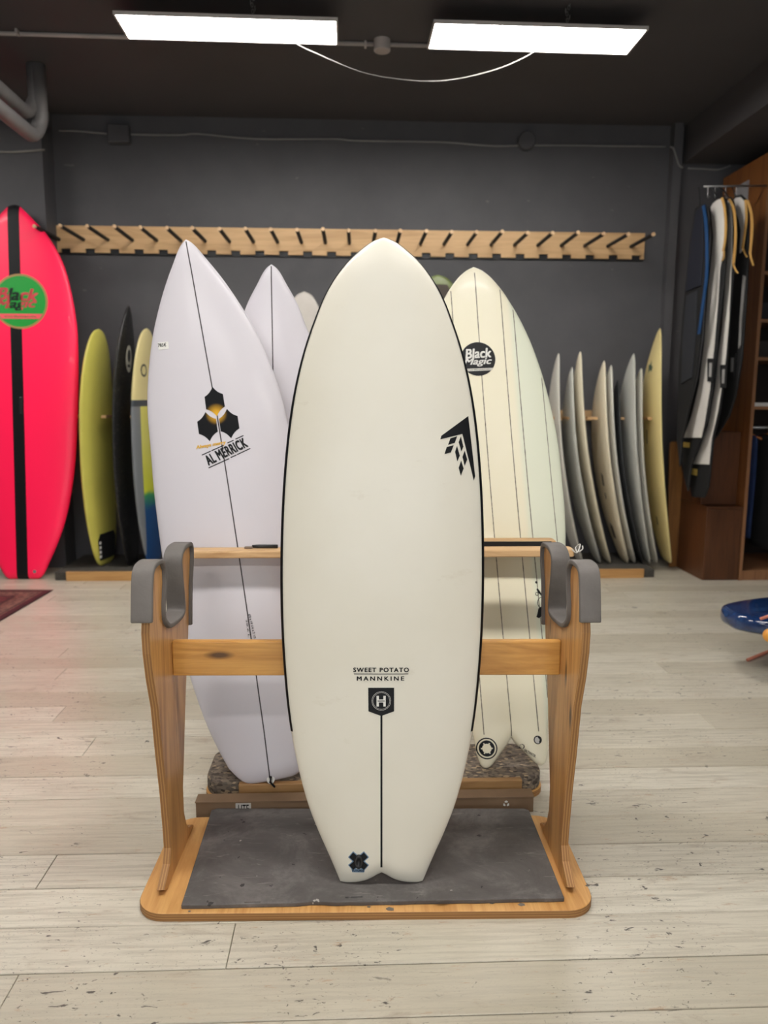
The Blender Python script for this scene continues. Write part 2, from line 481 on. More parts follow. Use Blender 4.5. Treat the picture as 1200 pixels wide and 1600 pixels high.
def build_room():
    floor = struct('floor', box(XL, XR, YF, WALL + .2, -.08, -.016), MAT['gap'])
    # painted boards running across the room
    rowh = .1545
    y_ref = at_z(600, 1507).y
    y0 = y_ref - rowh * math.ceil((y_ref - .55) / rowh)
    fixed = {}
    for q in ((360, 1480), (70, 1366), (8, 1560), (140, 1165)):
        p = at_z(*q); fixed.setdefault(int((p.y - y0) // rowh), []).append(p.x)
    k = 0; y = y0
    while y < WALL:
        x = XL; cuts = [XL]
        while True:
            x += rng.uniform(2.6, 4.6)
            if x > XR - .6: break
            cuts.append(x)
        if y < 2.6: cuts = [c for c in cuts if not -.9 < c < 1.5]
        if k in fixed: cuts = [c for c in cuts if all(abs(c - f) > .9 for f in fixed[k])] + fixed[k]
        cuts = sorted(set(cuts + [XR]))
        if cuts[0] > XL: cuts = [XL] + cuts
        for a, b in zip(cuts, cuts[1:]):
            g = rng.choice((.0010, .0016, .0022, .0034)); dz = rng.uniform(-.0012, .0008)
            bm = bmesh.new(); c = .0015
            X0, X1, Y0, Y1 = a + .0009, b - .0009, y + g, y + rowh - .0008
            lo = [bm.verts.new(p) for p in ((X0, Y0, -.016), (X1, Y0, -.016), (X1, Y1, -.016), (X0, Y1, -.016))]
            md = [bm.verts.new(p) for p in ((X0, Y0, dz - c), (X1, Y0, dz - c), (X1, Y1, dz - c), (X0, Y1, dz - c))]
            hi = [bm.verts.new(p) for p in ((X0 + c, Y0 + c, dz), (X1 - c, Y0 + c, dz), (X1 - c, Y1 - c, dz), (X0 + c, Y1 - c, dz))]
            for r, s_ in ((lo, md), (md, hi)):
                for i in range(4): bm.faces.new((r[i], r[(i + 1) % 4], s_[(i + 1) % 4], s_[i]))
            bm.faces.new(hi)
            obj('plank', bm, MAT['floor'], floor)
        y += rowh; k += 1
    # unseen rest of the floor behind the camera, kept simple but real
    obj('floor_sheet', box(XL, XR, YF, y0, -.016, 0.0), MAT['floor'], floor)
    struct('ceiling', box(XL, XR, YF, WALL + .2, CEIL, CEIL + .1), MAT['ceiling'])
    struct('wall_back', box(XL, XR, WALL, WALL + .15, 0, CEIL), MAT['wall'])
    struct('wall_left', box(XL - .15, XL, YF, WALL, 0, CEIL), MAT['wall'])
    struct('wall_right', box(XR, XR + .15, YF, WALL, 0, CEIL), MAT['wall'])
    # front wall with an unseen shop window, added for daylight from the front
    bm = box(XL, -1.85, YF - .15, YF, 0, CEIL); box(1.85, XR, YF - .15, YF, 0, CEIL, bm)
    box(-1.85, 1.85, YF - .15, YF, 0, .35, bm); box(-1.85, 1.85, YF - .15, YF, 2.65, CEIL, bm)
    struct('wall_front', bm, MAT['wall'])
    bm = bmesh.new()
    for x in (-1.85, -.63, .57, 1.79): box(x, x + .06, YF - .1, YF - .04, .35, 2.65, bm)
    for z in (.35, 2.59): box(-1.85, 1.85, YF - .1, YF - .04, z, z + .06, bm)
    struct('added_window_1', bm, MAT['black_plastic'])
    # left pier in front of the back wall, right pilaster and ceiling beam
    xp = at_y(87, 300, WALL).x
    struct('trim_1', box(XL, xp, WALL - .22, WALL, 0, CEIL), MAT['wall'])
    xa, xb = at_y(1049, 300, WALL - .08).x, at_y(1062, 300, WALL - .08).x
    struct('trim_2', box(xa, xb, WALL - .08, WALL, 0, CEIL), MAT['wall'])
    p = at_y(1066, 256, WALL)
    struct('trim_3', box(p.x, XR, 0.0, WALL, p.z, CEIL), MAT['ceiling'])
    return p
BEAM = build_room()
exec_order = []

# ================================================================== MAIN DISPLAY RACK
PLY = wood('rack_plywood', (186, 130, 68), (218, 168, 104), 'Y', .8, .42, knots=True, coat=.15)
PLYZ = wood('rack_upright_wood', (166, 112, 56), (214, 162, 98), 'Z', .8, .42, knots=True, coat=.15)
PINE = wood('varnished_pine', (166, 110, 46), (210, 156, 80), 'X', .9, .35, knots=True, coat=.3)
EDGEZ = ply_edge('plywood_edge', (0, 0, 1), 900)
EDGEX = ply_edge('plywood_edge_upright', (1, 0, 0), 900)

RACK_YAW = rad(-1.35)
c0 = at_z(573, 1438)
RB = Matrix.Translation(c0) @ Matrix.Rotation(RACK_YAW, 4, 'Z')
def rl(px, py, axis, v): return hit(px, py, axis, v, RB)
rack = empty('board_rack', c0, RACK_YAW, 'low varnished plywood display rack holding the large off white board in front', 'rack')
B_T = .022
hw = (rl(922, 1392, 2, B_T).x - rl(221, 1397, 2, B_T).x) / 2
bd = rl(560, 1275, 2, B_T).y
print('RACK halfwidth', hw, 'depth', bd, 'centre', c0)
pts = [(x, y, 0) for x, y in rrect(-hw, hw, 0, bd, .075)]
obj('base', prism(pts, (0, 0, B_T), mat_side=1), [PLY, EDGEZ], rack, local=True, bevel=.0025)

# side panels: outline measured on the inner face of the left one, then mirrored
XIN = rl(262, 1388, 2, B_T).x
inner_px = [(234, 973), (235, 910), (237, 893), (243, 885), (249.6, 882.6), (253, 890), (253.7, 910), (252, 946), (253, 968), (258, 979), (264, 981.5), (273, 975),
            (280, 968), (285.6, 955), (284.5, 928), (282, 899), (281, 874), (284, 863), (290, 856.5), (296, 855), (297, 870), (295, 917), (294.6, 977), (293.5, 1011), (290, 1090),
            (289, 1130), (287.5, 1180), (286, 1230), (287.5, 1268), (291, 1286), (295, 1293.5), (298, 1291.5), (300.5, 1288.5), (302.5, 1293), (302.5, 1300)]
front_px = [(261, 1390), (256.5, 1391), (258, 1385), (265.5, 1350), (267.5, 1325), (266, 1300), (261, 1240), (254.5, 1180), (247.5, 1105), (240, 1060), (235.5, 1022), (233.5, 990)]
prof_in = [rl(x, y, 0, XIN) for x, y in inner_px]
yb = rl(302.5, 1300, 2, B_T).y; 
prof2 = [(p.y, max(p.z, B_T)) for p in prof_in]
fr = [rl(x, y, 0, XIN) for x, y in front_px]
foot_y0 = rl(259, 1391, 2, B_T).y
prof2[-1] = (prof2[-1][0], B_T)
f2 = [(p.y, p.z) for p in fr]
f2 = [(q[0], B_T if i == 0 else max(q[1], B_T + (.012 if i == 1 else .015))) for i, q in enumerate(f2)]
panel_outline = prof2 + f2
PT = .02
pad_core = prof2[:23]                       # path the foam strip follows over the two prongs
def pad_path(core):
    """Offset the prong outline outwards by half the foam thickness."""
    out = []
    for i, (y, z) in enumerate(core):
        a, b = core[max(i - 1, 0)], core[min(i + 1, len(core) - 1)]
        ty, tz = b[0] - a[0], b[1] - a[1]; l = math.hypot(ty, tz) or 1
        out.append((y - tz / l * .0075, z + ty / l * .0075))
    return out
for sg in (-1, 1):
    xi = XIN if sg < 0 else -XIN
    pts = [(xi, y, z) for y, z in panel_outline]
    pn = obj('side_panel', prism(pts, (sg * PT, 0, 0), mat_side=1), [PLYZ, EDGEX], rack, local=True, bevel=.003)
    path = smooth_path([(xi + sg * .017, y, z) for y, z in pad_path(pad_core)], 5)
    obj('foam_pad', ribbon(path, .052, .013, (1, 0, 0)), MAT['foam_grey'], pn, local=True, bevel=.003, smooth=True)
# crossbar behind the board
q0, q1 = rl(268, 1003, 0, XIN), rl(269, 1056, 0, XIN)
CB_Y = q0.y
print('panel y range', min(p[0] for p in panel_outline), max(p[0] for p in panel_outline), 'z', max(p[1] for p in panel_outline), 'crossbar y', q0, q1)
cz0, cz1 = rl(500, 1056, 1, CB_Y).z, rl(500, 1002, 1, CB_Y).z
obj('crossbar', box(XIN, -XIN, CB_Y, CB_Y + .022, cz0, cz1), PINE, rack, local=True, bevel=.004)

res = plain('glue_residue', (112, 104, 96), .8, .15, 40)
for mx, my, q_ in ((610, 1420.5, .011), (576, 1417, .005), (815, 1413.5, .009), (768, 1411, .007), (296, 1424, .004), (865, 1300, .004), (918, 1384, .006)):
    p = rl(mx, my, 2, B_T)
    pts = [(p.x + q_ * rng.uniform(.7, 1.2) * math.cos(rad(a)), p.y + .7 * q_ * rng.uniform(.7, 1.2) * math.sin(rad(a)), B_T + .0001) for a in range(0, 360, 36)]
    obj('glue_patch', prism(pts, (0, 0, .0005)), res, rack, local=True)
# grey rubber mat lying on the base
def mat_rubber():
    m = NT('grey_rubber_mat'); v = m.coords()
    a = m.noise(v, 5.5, 8, .72, .5); b = m.noise(v, 60, 3); c = m.noise(v, 26, 3, .55); d = m.noise(m.coords((1, 6, 1)), 11, 3, .6, 1.5)
    col = m.ramp(a, [(.32, lin((76, 72, 70))), (.5, lin((92, 88, 86))), (.62, lin((112, 108, 105))), (.75, lin((132, 127, 124)))])
    col = m.mix(m.ramp(d, [(.62, W0), (.7, (.35, .35, .35, 1))]), col, lin((150, 146, 140)))
    col = m.mix(m.ramp(c, [(.715, W0), (.73, W1)]), col, lin((176, 172, 166)))
    col = m.mix(m.ramp(c, [(.285, W1), (.30, W0)]), col, lin((48, 45, 44)))
    m.set(Base_Color=col, Roughness=.62); m.bump(b, .2, .001)
    return m.m
fl, fr_ = rl(283, 1414, 2, B_T + .012), rl(882, 1403, 2, B_T + .012)
bl, br = rl(333, 1263, 2, B_T + .012), rl(824, 1263, 2, B_T + .012)
front = []
for k in range(31):
    t = k / 30
    front.append((fl.x + (fr_.x - fl.x) * t, (fl.y + (fr_.y - fl.y) * t) + rng.uniform(-.0012, .0012) + (.004 if k in (10, 11) else 0), B_T + .0003))
MAT_T = .012
pts = front + [(br.x + .003, br.y - .01, B_T + .0003), (br.x - .012, br.y, B_T + .0003), (bl.x + .012, bl.y, B_T + .0003), (bl.x - .003, bl.y - .01, B_T + .0003)]
rm = obj('rubber_mat', prism([RB @ Vector(p) for p in pts], (0, 0, MAT_T)), mat_rubber(), bevel=.002)
tag(rm, 'worn dark grey rubber mat glued on the wooden base under the front board', 'mat')
for (mx, my, ww) in ((395, 1409, .02), (553, 1401, .022), (690, 1407, .014)):
    p = rl(mx, my, 2, B_T + MAT_T)
    bmf = prism([(p.x - ww, p.y - .006, p.z + .0002), (p.x + ww, p.y - .004, p.z + .0002), (p.x + ww * .9, p.y + .012, p.z + .0002), (p.x - ww * .7, p.y + .007, p.z + .0002)], (0, 0, .004))
    bmf.transform(RB); obj('peeling_flap', bmf, rm.data.materials[0], rm)

# ================================================================== FRONT SURFBOARD
MAT['board_cream'] = plain('board_offwhite_resin', (233, 228, 212), .34, .03, 2.5, coat=.35)
def mat_main():
    m = NT('front_board_resin'); v = m.coords()
    a = m.noise(v, 2.2, 4); sm = m.noise(m.coords((1, 1, 2.2)), 7.0, 6, .65)
    col = m.ramp(a, [(.3, lin((218, 213, 197))), (.7, lin((226, 222, 209)))])
    col = m.mix(m.ramp(sm, [(.64, W0), (.82, (.5, .5, .5, 1))]), col, lin((188, 176, 150)))
    m.set(Base_Color=col, Roughness=.36, Coat_Weight=.25, Coat_Roughness=.2)
    return m.m
TOP = B_T + MAT_T + .0003
tb = hit(596, 1368, 2, TOP)
LEAN = rad(5.5)
rk = (.075, .03)
tail_sw = [(0, .027), (.1, .0215), (.25, .012), (.45, .0045), (.68, .0006), (.85, 0), (1, .003)]
MM = lean_mat(tb, LEAN, 0, RACK_YAW + rad(-.4))
Lm = nose_z(MM, (594, 369.5), rk)
ml = [(564, 384), (540, 407), (519, 431), (492, 482), (475.5, 530), (456, 609), (445, 690), (438.5, 780), (436, 850), (435, 900), (436, 960), (441, 1030), (448, 1100), (455, 1145), (467, 1200), (480, 1260), (507, 1320), (533, 1368)]
mr = [(625, 384), (650, 407), (671, 434), (692, 475), (712, 523), (735, 615), (745, 690), (752, 790), (753.5, 870), (752.5, 950), (748, 1050), (739, 1140), (727, 1200), (709, 1260), (683, 1322), (660, 1367)]
pr = outline(MM, ml, mr, Lm, rk)
pr = [p for p in pr if p[0] < Lm * .96]
pr += [(Lm * .983, pr[-1][1] * .56), (Lm * .995, pr[-1][1] * .25), (Lm, 0)]
main = Board('surfboard', MM, Lm, pr, .064, rk, tail_sw, support=TOP, label='large off white swallow tail surfboard with black rail line, standing centre front on grey mat', cat='surfboard')
print('MAIN L', Lm, 'max hw', max(p[1] for p in pr), 'base', tb)
main.body(mat_main(), nu=33, nv=80)
zr = main.px(455, 1142)[1]
main.rail(MAT['ink'], 'rail_band', .972, .9, zr, Lm * .998, n=90)
main.line('stringer', [main.px(596, 1116), (main.px(596, 1355)[0], main.px(596, 1357)[1] + .004)], .0052, MAT['ink'])
def P(b, pts): return [b.px(*q) for q in pts]
c5 = lambda x, y: (660 + x / 5, 600 + y / 5)
main.decal('arrow_logo', [P(main, [c5(*q) for q in pl]) for pl in (
    [(358, 250), (385, 480), (412, 720), (402, 755), (312, 390), (140, 433), (147, 405)],
    [(218, 425), (272, 408), (253, 460), (200, 476)], [(190, 492), (245, 478), (222, 535), (172, 548)],
    [(300, 408), (320, 490), (305, 527), (283, 455)], [(270, 482), (292, 560), (273, 605), (255, 530)],
    [(330, 520), (350, 590), (330, 640), (313, 570)], [(302, 598), (322, 660), (300, 718), (283, 655)])], MAT['ink'])
main.text('lettering', 'SWEET POTATO', main.px(552, 1050), main.px(639, 1050), main.px(552, 1043), MAT['ink'], .032, track=1.22)
main.text('lettering', 'MANNKINE', main.px(557.5, 1063.3), main.px(631.5, 1063.3), main.px(557.5, 1056.6), MAT['ink'], .032, track=1.45)
main.decal('underline', [P(main, [(553, 1052.4), (638, 1052.4), (638, 1053.4), (553, 1053.4)])], MAT['ink'])
sh = main.decal('shield_logo', [P(main, [(575.3, 1074.5), (615.8, 1074.5), (615.8, 1111.3), (595.6, 1118.7), (575.6, 1111.3)])], MAT['ink'])
def ring(b, c, r0, r1, n=28, a0=0, a1=360):
    out = []
    for k in range(n):
        t0, t1 = rad(a0 + (a1 - a0) * k / n), rad(a0 + (a1 - a0) * (k + 1) / n)
        out.append([(c[0] + r * math.cos(t), c[1] + r * math.sin(t)) for r, t in ((r0, t0), (r1, t0), (r1, t1), (r0, t1))])
    return out
hc = main.px(595.8, 1095); pxm = (main.px(639, 1050)[0] - main.px(552, 1050)[0]) / 87
main.decal('shield_ring', ring(main, hc, 14.5 * pxm, 14.95 * pxm) + ring(main, hc, 12.9 * pxm, 13.25 * pxm), MAT['white_print'], .0013, sh)
hx = lambda x, y: (500 + x / 6, 1000 + y / 6)
main.decal('shield_letter', [P(main, [hx(*q) for q in pl]) for pl in ([(530, 522), (552, 522), (552, 622), (530, 622)], [(594, 522), (616, 522), (616, 622), (594, 622)], [(552, 556), (594, 556), (594, 584), (552, 584)])], MAT['white_print'], .0013, sh)
main.decal('shield_letter', [P(main, [hx(*q) for q in ((540, 566), (606, 566), (606, 574), (540, 574))])], MAT['ink'], .0018, sh)
# leash plug emblem: blue edged black cross with a raised cup
cx_ = lambda x, y: (480 + x / 5, 1260 + y / 5)
MAT['blue_print'] = plain('print_blue', (104, 132, 160), .4, .05)
def arm(x0, y0, x1, y1, hw_, ex):
    a, b = Vector((x0, y0)), Vector((x1, y1)); d = (b - a).normalized(); n = Vector((-d.y, d.x)) * hw_
    a, b = a - d * ex, b + d * ex
    return P(main, [cx_(*q) for q in (a + n, b + n, b - n, a - n)])
main.decal('cross_emblem_edge', [arm(345, 378, 457, 475, 31, 8), arm(457, 378, 345, 475, 31, 8), P(main, [cx_(*q) for q in ((345, 488), (452, 488), (445, 515), (352, 513))])], MAT['blue_print'], .0006)
for q in ((345, 378, 457, 475), (457, 378, 345, 475)):
    main.decal('cross_emblem', [arm(*q, 24, 2)], MAT['ink'], .0012)
main.text('emblem_lettering', 'FUTURES', main.px(*cx_(352, 508)), main.px(*cx_(444, 508)), main.px(*cx_(352, 492)), MAT['ink'], .02)
pc = main.px(560.5, 1346)
bm = bmesh.new()
def puck(b, c, r, h, bm, n=20, sx=1.0, base=.0005):
    rings = []
    for rr, hh in ((1, 0), (1, .7), (.85, 1), (.45, 1), (.4, .3)):
        rings.append([bm.verts.new((c[0] + sx * r * rr * math.cos(2 * math.pi * k / n), b.deck(c[0], c[1]) - base - h * hh, c[1] + r * rr * math.sin(2 * math.pi * k / n))) for k in range(n)])
    for a, d in zip(rings, rings[1:]):
        for k in range(n): bm.faces.new((a[k], a[(k + 1) % n], d[(k + 1) % n], d[k]))
    bm.faces.new(rings[-1])
    return bm
obj('leash_plug', puck(main, pc, .019, .004, bm, sx=.62), MAT['black_plastic'], main.root, local=True, smooth=True)

# ================================================================== CARDBOARD BOX lying between the racks
def cardboard():
    ca = at_z(304.5, 1276, 0.0); H = .055
    fx0, fx1 = at_z(304, 1257, H), at_z(836, 1248, H)
    bx1 = at_z(833, 1239, H); bx0 = at_z(306, 1247, H)
    yb_ = min(bx0.y, bx1.y)
    yf_ = (fx0.y + fx1.y) / 2
    yf_ = max(yf_, 2.246); yb_ = max(yb_, yf_ + .05)
    r = empty('cardboard_box', ((fx0.x + fx1.x) / 2, (yf_ + yb_) / 2, 0), 0, 'long flat brown cardboard box lying behind the grey mat', 'box')
    mc = plain('cardboard', (124, 100, 76), .8, .12, 9, bump=.1)
    obj('carton', box(fx0.x, fx1.x, yf_, yb_, 0.001, H - .002), mc, r, bevel=.003)
    obj('lid', box(fx0.x - .002, fx1.x + .002, yf_ - .002, yb_, H - .0035, H), mc, r, bevel=.001)
    le = hit(368, 1258, 1, yf_ - .003); re = hit(392, 1258, 1, yf_ - .003)
    obj('paper_label', box(le.x, re.x, yf_ - .0025, yf_ - .0003, H - .04, H - .006), plain('label_paper', (190, 186, 180), .8), r)
    v, f = text2d('LITE', .02)
    bm = bmesh.new(); vs = [bm.verts.new((le.x + .008 + a * (re.x - le.x - .014), yf_ - .003, H - .036 + b * .026)) for a, b in v]
    for q in f:
        try: bm.faces.new([vs[i] for i in q])
        except ValueError: pass
    obj('label_print', bm, MAT['ink'], r)
    a = hit(791, 1256, 1, yf_ - .003)
    bm = bmesh.new()
    for k in range(3):
        t0, t1 = rad(90 + 120 * k - 38), rad(90 + 120 * k + 38)
        prism([(a.x + rr * math.cos(t), yf_ - .003, a.z + rr * math.sin(t)) for rr, t in ((.005, t0), (.009, t0), (.011, (t0 + t1) / 2), (.009, t1), (.005, t1))], (0, .001, 0), bm)
    obj('recycling_mark', bm, MAT['white_print'], r)
    return yb_
CB_BACK = cardboard()

# ================================================================== SECOND RACK
def mat_chipfoam():
    m = NT('recycled_chip_foam'); v = m.coords()
    vo = m.n('ShaderNodeTexVoronoi'); vo.inputs['Scale'].default_value = 75; vo.inputs['Randomness'].default_value = 1; m.l(m.coords((1, 1.6, 1.6)), vo.inputs['Vector'])
    sp = m.n('ShaderNodeSeparateColor'); m.l(vo.outputs['Color'], sp.inputs[0])
    col = m.ramp(sp.outputs[0], [(0, lin((66, 58, 50))), (.35, lin((106, 95, 84))), (.6, lin((130, 117, 102))), (.8, lin((92, 84, 78))), (.97, lin((170, 150, 122)))])
    m.set(Base_Color=col, Roughness=.9); m.bump(m.noise(v, 140, 4), .6, .004)
    return m.m
def second_rack():
    FT = .075
    yf_ = max(at_z(600, 1252, .02).y, CB_BACK + .012); yb_ = at_z(340, 1166, FT).y
    x0, x1 = at_z(316, 1222, FT).x, at_z(859, 1225, FT).x
    r = empty('board_rack', ((x0 + x1) / 2, (yf_ + yb_) / 2, 0), 0, 'wooden slotted rack with a speckled foam base, behind the front rack', 'rack')
    kx0, kx1 = at_z(370, 1236, FT).x, at_z(819, 1226, FT).x
    obj('base', prism([(x, y, 0) for x, y in rrect(x0, x1, yf_ + .022, yb_, .07)], (0, 0, .02), mat_side=1), [PLY, EDGEZ], r)
    obj('foam_mat', prism([(x, y, .02) for x, y in rrect(x0 + .004, x1 - .004, yf_ + .026, yb_ - .004, .07)], (0, 0, FT - .02)), mat_chipfoam(), r, bevel=.008)
    obj('kerb', box(kx0, kx1, yf_, yf_ + .022, .0, FT + .002), wood('kerb_wood', (140, 104, 64), (172, 134, 88)), r, bevel=.002)
    bar_wood = wood('bar_wood', (186, 142, 94), (222, 184, 136), 'X', 1, .5)
    ZB = .812
    yf = at_z(600, 860.3, ZB).y; yr = at_z(600, 854, ZB).y
    xl, xr = at_y(277, 862, yf).x, at_y(899, 862, yf).x
    print('front bar', yf, yr, xl, xr)
    pts = [(x, y, ZB - .024) for x, y in rrect(xl, xr, yf, yr, .012, 4)]
    obj('front_bar', prism(pts, (0, 0, .024)), bar_wood, r, bevel=.004)
    y2, y3 = at_z(600, 846.2, ZB).y, at_z(600, 840.8, ZB).y
    y2 = max(y2, yr + .09)
    xr2 = at_y(870, 845, y2).x
    pts = [(x, y, ZB - .024) for x, y in rrect(xl, xr2, y2, max(y3, y2 + .045), .012, 4)]
    rb = obj('rear_bar', prism(pts, (0, 0, .024)), bar_wood, r, bevel=.004)
    p = at_y(700, 847, y2); 
    obj('rubber_strip', box(-.22, xr2 - .02, y2 - .008, y2 - .0005, ZB - .05, ZB - .001), MAT['black_plastic'], rb)
    # centre uprights, behind the front board
    for x in (-.20, .12):
        o = obj('upright', prism([(x, y, z) for y, z in ((yf - .0, .02), (y3 + .16, .02), (y3 + .12, .2), (y3 + .03, .5), (y3 + .02, ZB - .024), (yf, ZB - .024), (yf - .0, .4))], (.02, 0, 0)), PLYZ, r)
    # cord tied round the right end of the front bar
    e = Vector((xr, (yf + yr) / 2, ZB - .01))
    path = smooth_path([e + Vector(d) for d in ((-.012, -.03, .012), (.004, -.034, .0), (.018, -.02, .016), (.024, .0, .022), (.014, .012, .008), (.008, -.03, .002), (.022, -.036, .012), (.03, -.01, .018))], 5)
    obj('tie_cord', tube(path, .0022, 6), plain('white_cord', (205, 203, 198), .8), r, smooth=True)
    return r, FT, yf_, yb_, ZB, yf, yr, y2, y3
R2, FT, BY0, BY1, ZB, BF0, BF1, BR0, BR1 = second_rack()
p0, p1 = at_z(394, 856.5, ZB), at_z(434, 856.5, ZB)
o = obj('marker_pen', tube([p0 + Vector((0, 0, .006)), p0 + Vector((.012, 0, .006)), p0 + Vector((.014, 0, .006)), p1 + Vector((0, 0, .006))], [.0045, .0052, .006, .006], 10), MAT['black_plastic'], smooth=True)
tag(o, 'black pen lying on the light wooden bar beside the front board', 'pen')
p0, p1 = at_z(382, 857, ZB), at_z(398, 857, ZB)
o = obj('eraser', box(p0.x, p1.x - .006, p0.y - .008, p0.y + .008, ZB, ZB + .006), plain('rubber_grey_brown', (120, 102, 88), .8), bevel=.002)
tag(o, 'small grey brown block on the wooden bar left of the black pen', 'block')

# ================================================================== WHITE BOARD LEFT (hexagon emblem)
MAT['board_white'] = plain('board_white_resin', (204, 200, 206), .42, .02, 2.2, coat=.12)
MAT['stringer'] = plain('dark_stringer', (42, 34, 36), .5)
rkM = (.09, .035)
baseM = hit(424, 1230, 2, FT)
baseM.y = max(baseM.y, BY0 + .045)
MX = lean_mat(baseM, rad(10.0), rad(-9.0), rad(0))
# tune the lean so the board passes through the slot between the bars
def slot_lean(base, z, y):
    return math.atan2(y - base.y, z - base.z)
lm = slot_lean(baseM, ZB, (BF1 + BR0) / 2)
print('merrick lean', math.degrees(lm), 'base', baseM, 'slot', BF1, BR0)
def axis_tau(base, lean, nose_px, rk):
    t = 0.0
    for _ in range(6):
        M = lean_mat(base, lean, t); q = hit(nose_px[0], nose_px[1], 1, -rk[0], M); t += math.atan2(q.x, q.z)
    return t
tM = axis_tau(baseM, lm, (290.5, 374), rkM)
MX = lean_mat(baseM, lm, tM)
LM = nose_z(MX, (290.5, 374), rkM)
sl = [(273.5, 404.6), (259, 448), (247, 489), (239.7, 532.7), (234.8, 576), (233, 621), (236, 704), (239, 756), (246.7, 819), (253, 869), (298, 1063), (304, 1080), (320, 1127), (337, 1165), (360, 1205), (374, 1226)]
sr = [(302.5, 383), (327, 409), (351, 438), (365, 458), (385, 484), (409, 530), (430.6, 578.6), (445, 617)]
pm = outline(MX, sl, sr, LM, rkM); pm = [p for p in pm if p[0] < LM * .975] + [(LM * .992, pm[-1][1] * .32), (LM, 0)]
print('MERRICK L', LM, 'hw', max(p[1] for p in pm), 'tau', math.degrees(tM))
mer = Board('surfboard', MX, LM, pm, .055, rkM, [(0, 0), (.6, .002), (.8, .01), (.92, .03), (1, .06)], support=FT, label='white pointed surfboard with black hexagon emblem and thin dark stringer, tilted left', cat='surfboard')
mer.body(MAT['board_white'], nu=29, nv=72)
mer.line('stringer', [(0, LM * .995)] + [mer.px(*q) for q in ((298, 417), (307, 468), (320, 541), (331.5, 605), (339.6, 651), (350, 716), (360, 780), (371, 852), (392.5, 998), (404, 1082), (412.5, 1142), (421, 1210))] + [(mer.px(423, 1226)[0], .004)], .004, MAT['stringer'])
def mat_glow():
    m = NT('hexagon_print'); tc = m.n('ShaderNodeTexCoord'); ds = m.n('ShaderNodeVectorMath', operation='DISTANCE')
    c = mer.px(338, 647); ds.inputs[1].default_value = (c[0], mer.deck(*c), c[1])
    m.l(tc.outputs['Object'], ds.inputs[0])
    m.set(Base_Color=m.ramp(ds.outputs['Value'], [(.0, lin((222, 172, 48))), (.012, lin((206, 156, 44))), (.036, lin((15, 16, 19)))]), Roughness=.5, Specular_IOR_Level=.15)
    return m.m
c7 = lambda x, y: (230 + x / 4.8, 600 + y / 4.8)
def concave(pts, k=.10):
    out = []; cx = sum(p[0] for p in pts) / len(pts); cy = sum(p[1] for p in pts) / len(pts)
    for i, p in enumerate(pts):
        q = pts[(i + 1) % len(pts)]; out.append(p)
        for t in (.25, .5, .75):
            mx, my = p[0] + (q[0] - p[0]) * t, p[1] + (q[1] - p[1]) * t; b = k * 4 * t * (1 - t)
            out.append((mx + (cx - mx) * b, my + (cy - my) * b))
    return out
mer.decal('hexagon_emblem', [P(mer, [c7(*q) for q in concave(pl)]) for pl in (
    [(490, 22), (568, 75), (583, 170), (523, 242), (442, 190), (430, 97)], [(437, 210), (517, 262), (530, 358), (470, 430), (388, 375), (375, 283)],
    [(598, 187), (678, 240), (692, 333), (630, 408), (552, 355), (538, 262)])], mat_glow(), maxlen=.012)
mer.text('lettering', 'AL MERRICK', mer.px(*c7(462, 615)), mer.px(*c7(762, 470)), mer.px(*c7(422, 545)), MAT['ink'], .05, track=1.08)
t10 = lambda x, y: (290 + x / 10.909, 670 + y / 10.909)
def seg(b, a, c, wd):
    a, c = Vector(b.px(*a)), Vector(b.px(*c)); n = Vector((-(c - a).y, (c - a).x)).normalized() * wd / 2
    return [a + n, c + n, c - n, a - n]
mer.decal('lettering_rule', [seg(mer, t10(*a), t10(*b), .0035) for a, b in (((278, 450), (430, 380)), ((440, 375), (655, 280)), ((712, 243), (818, 197)), ((850, 178), (988, 115)), ((392, 668), (745, 508)), ((768, 492), (865, 448)), ((875, 442), (1105, 335)))], MAT['ink'])
mer.text('script_lettering', 'Always merry', mer.px(307, 703.5), mer.px(354, 695), mer.px(305.5, 696.5), MAT['yellow_print'], .05, .2)
mer.decal('price_tag', [P(mer, [(246.5, 535.5), (263, 534), (264, 545), (248, 547.5)])], MAT['white_print'], .0012)
mer.text('price_lettering', '785€', mer.px(247, 542.5), mer.px(260, 541.5), mer.px(246.8, 536.8), MAT['ink'], .012, off=.0018)
mer.text('pencil_notes', "6'0 x 19 1/4 x 2 1/2", mer.px(388, 960), mer.px(397, 998), mer.px(391.5, 959), MAT['ink'], .02)
mer.text('pencil_notes', '28.6 L', mer.px(384, 968), mer.px(388, 996), mer.px(386.5, 968), MAT['ink'], .01)
pc = mer.px(423, 1218)
obj('leash_plug', puck(mer, pc, .013, .003, bmesh.new()), MAT['white_print'], mer.root, local=True, smooth=True)
lp = Vector((pc[0], mer.deck(*pc) - .004, pc[1]))
obj('leash_cord', tube(smooth_path([lp + Vector(d) for d in ((-.002, .002, .008), (.004, -.006, .01), (.0, -.008, -.002), (.002, -.006, -.012), (.01, -.004, -.024), (.006, -.003, -.016), (-.004, -.004, -.004))], 4), .0026, 7), MAT['ink'], mer.root, local=True, smooth=True)

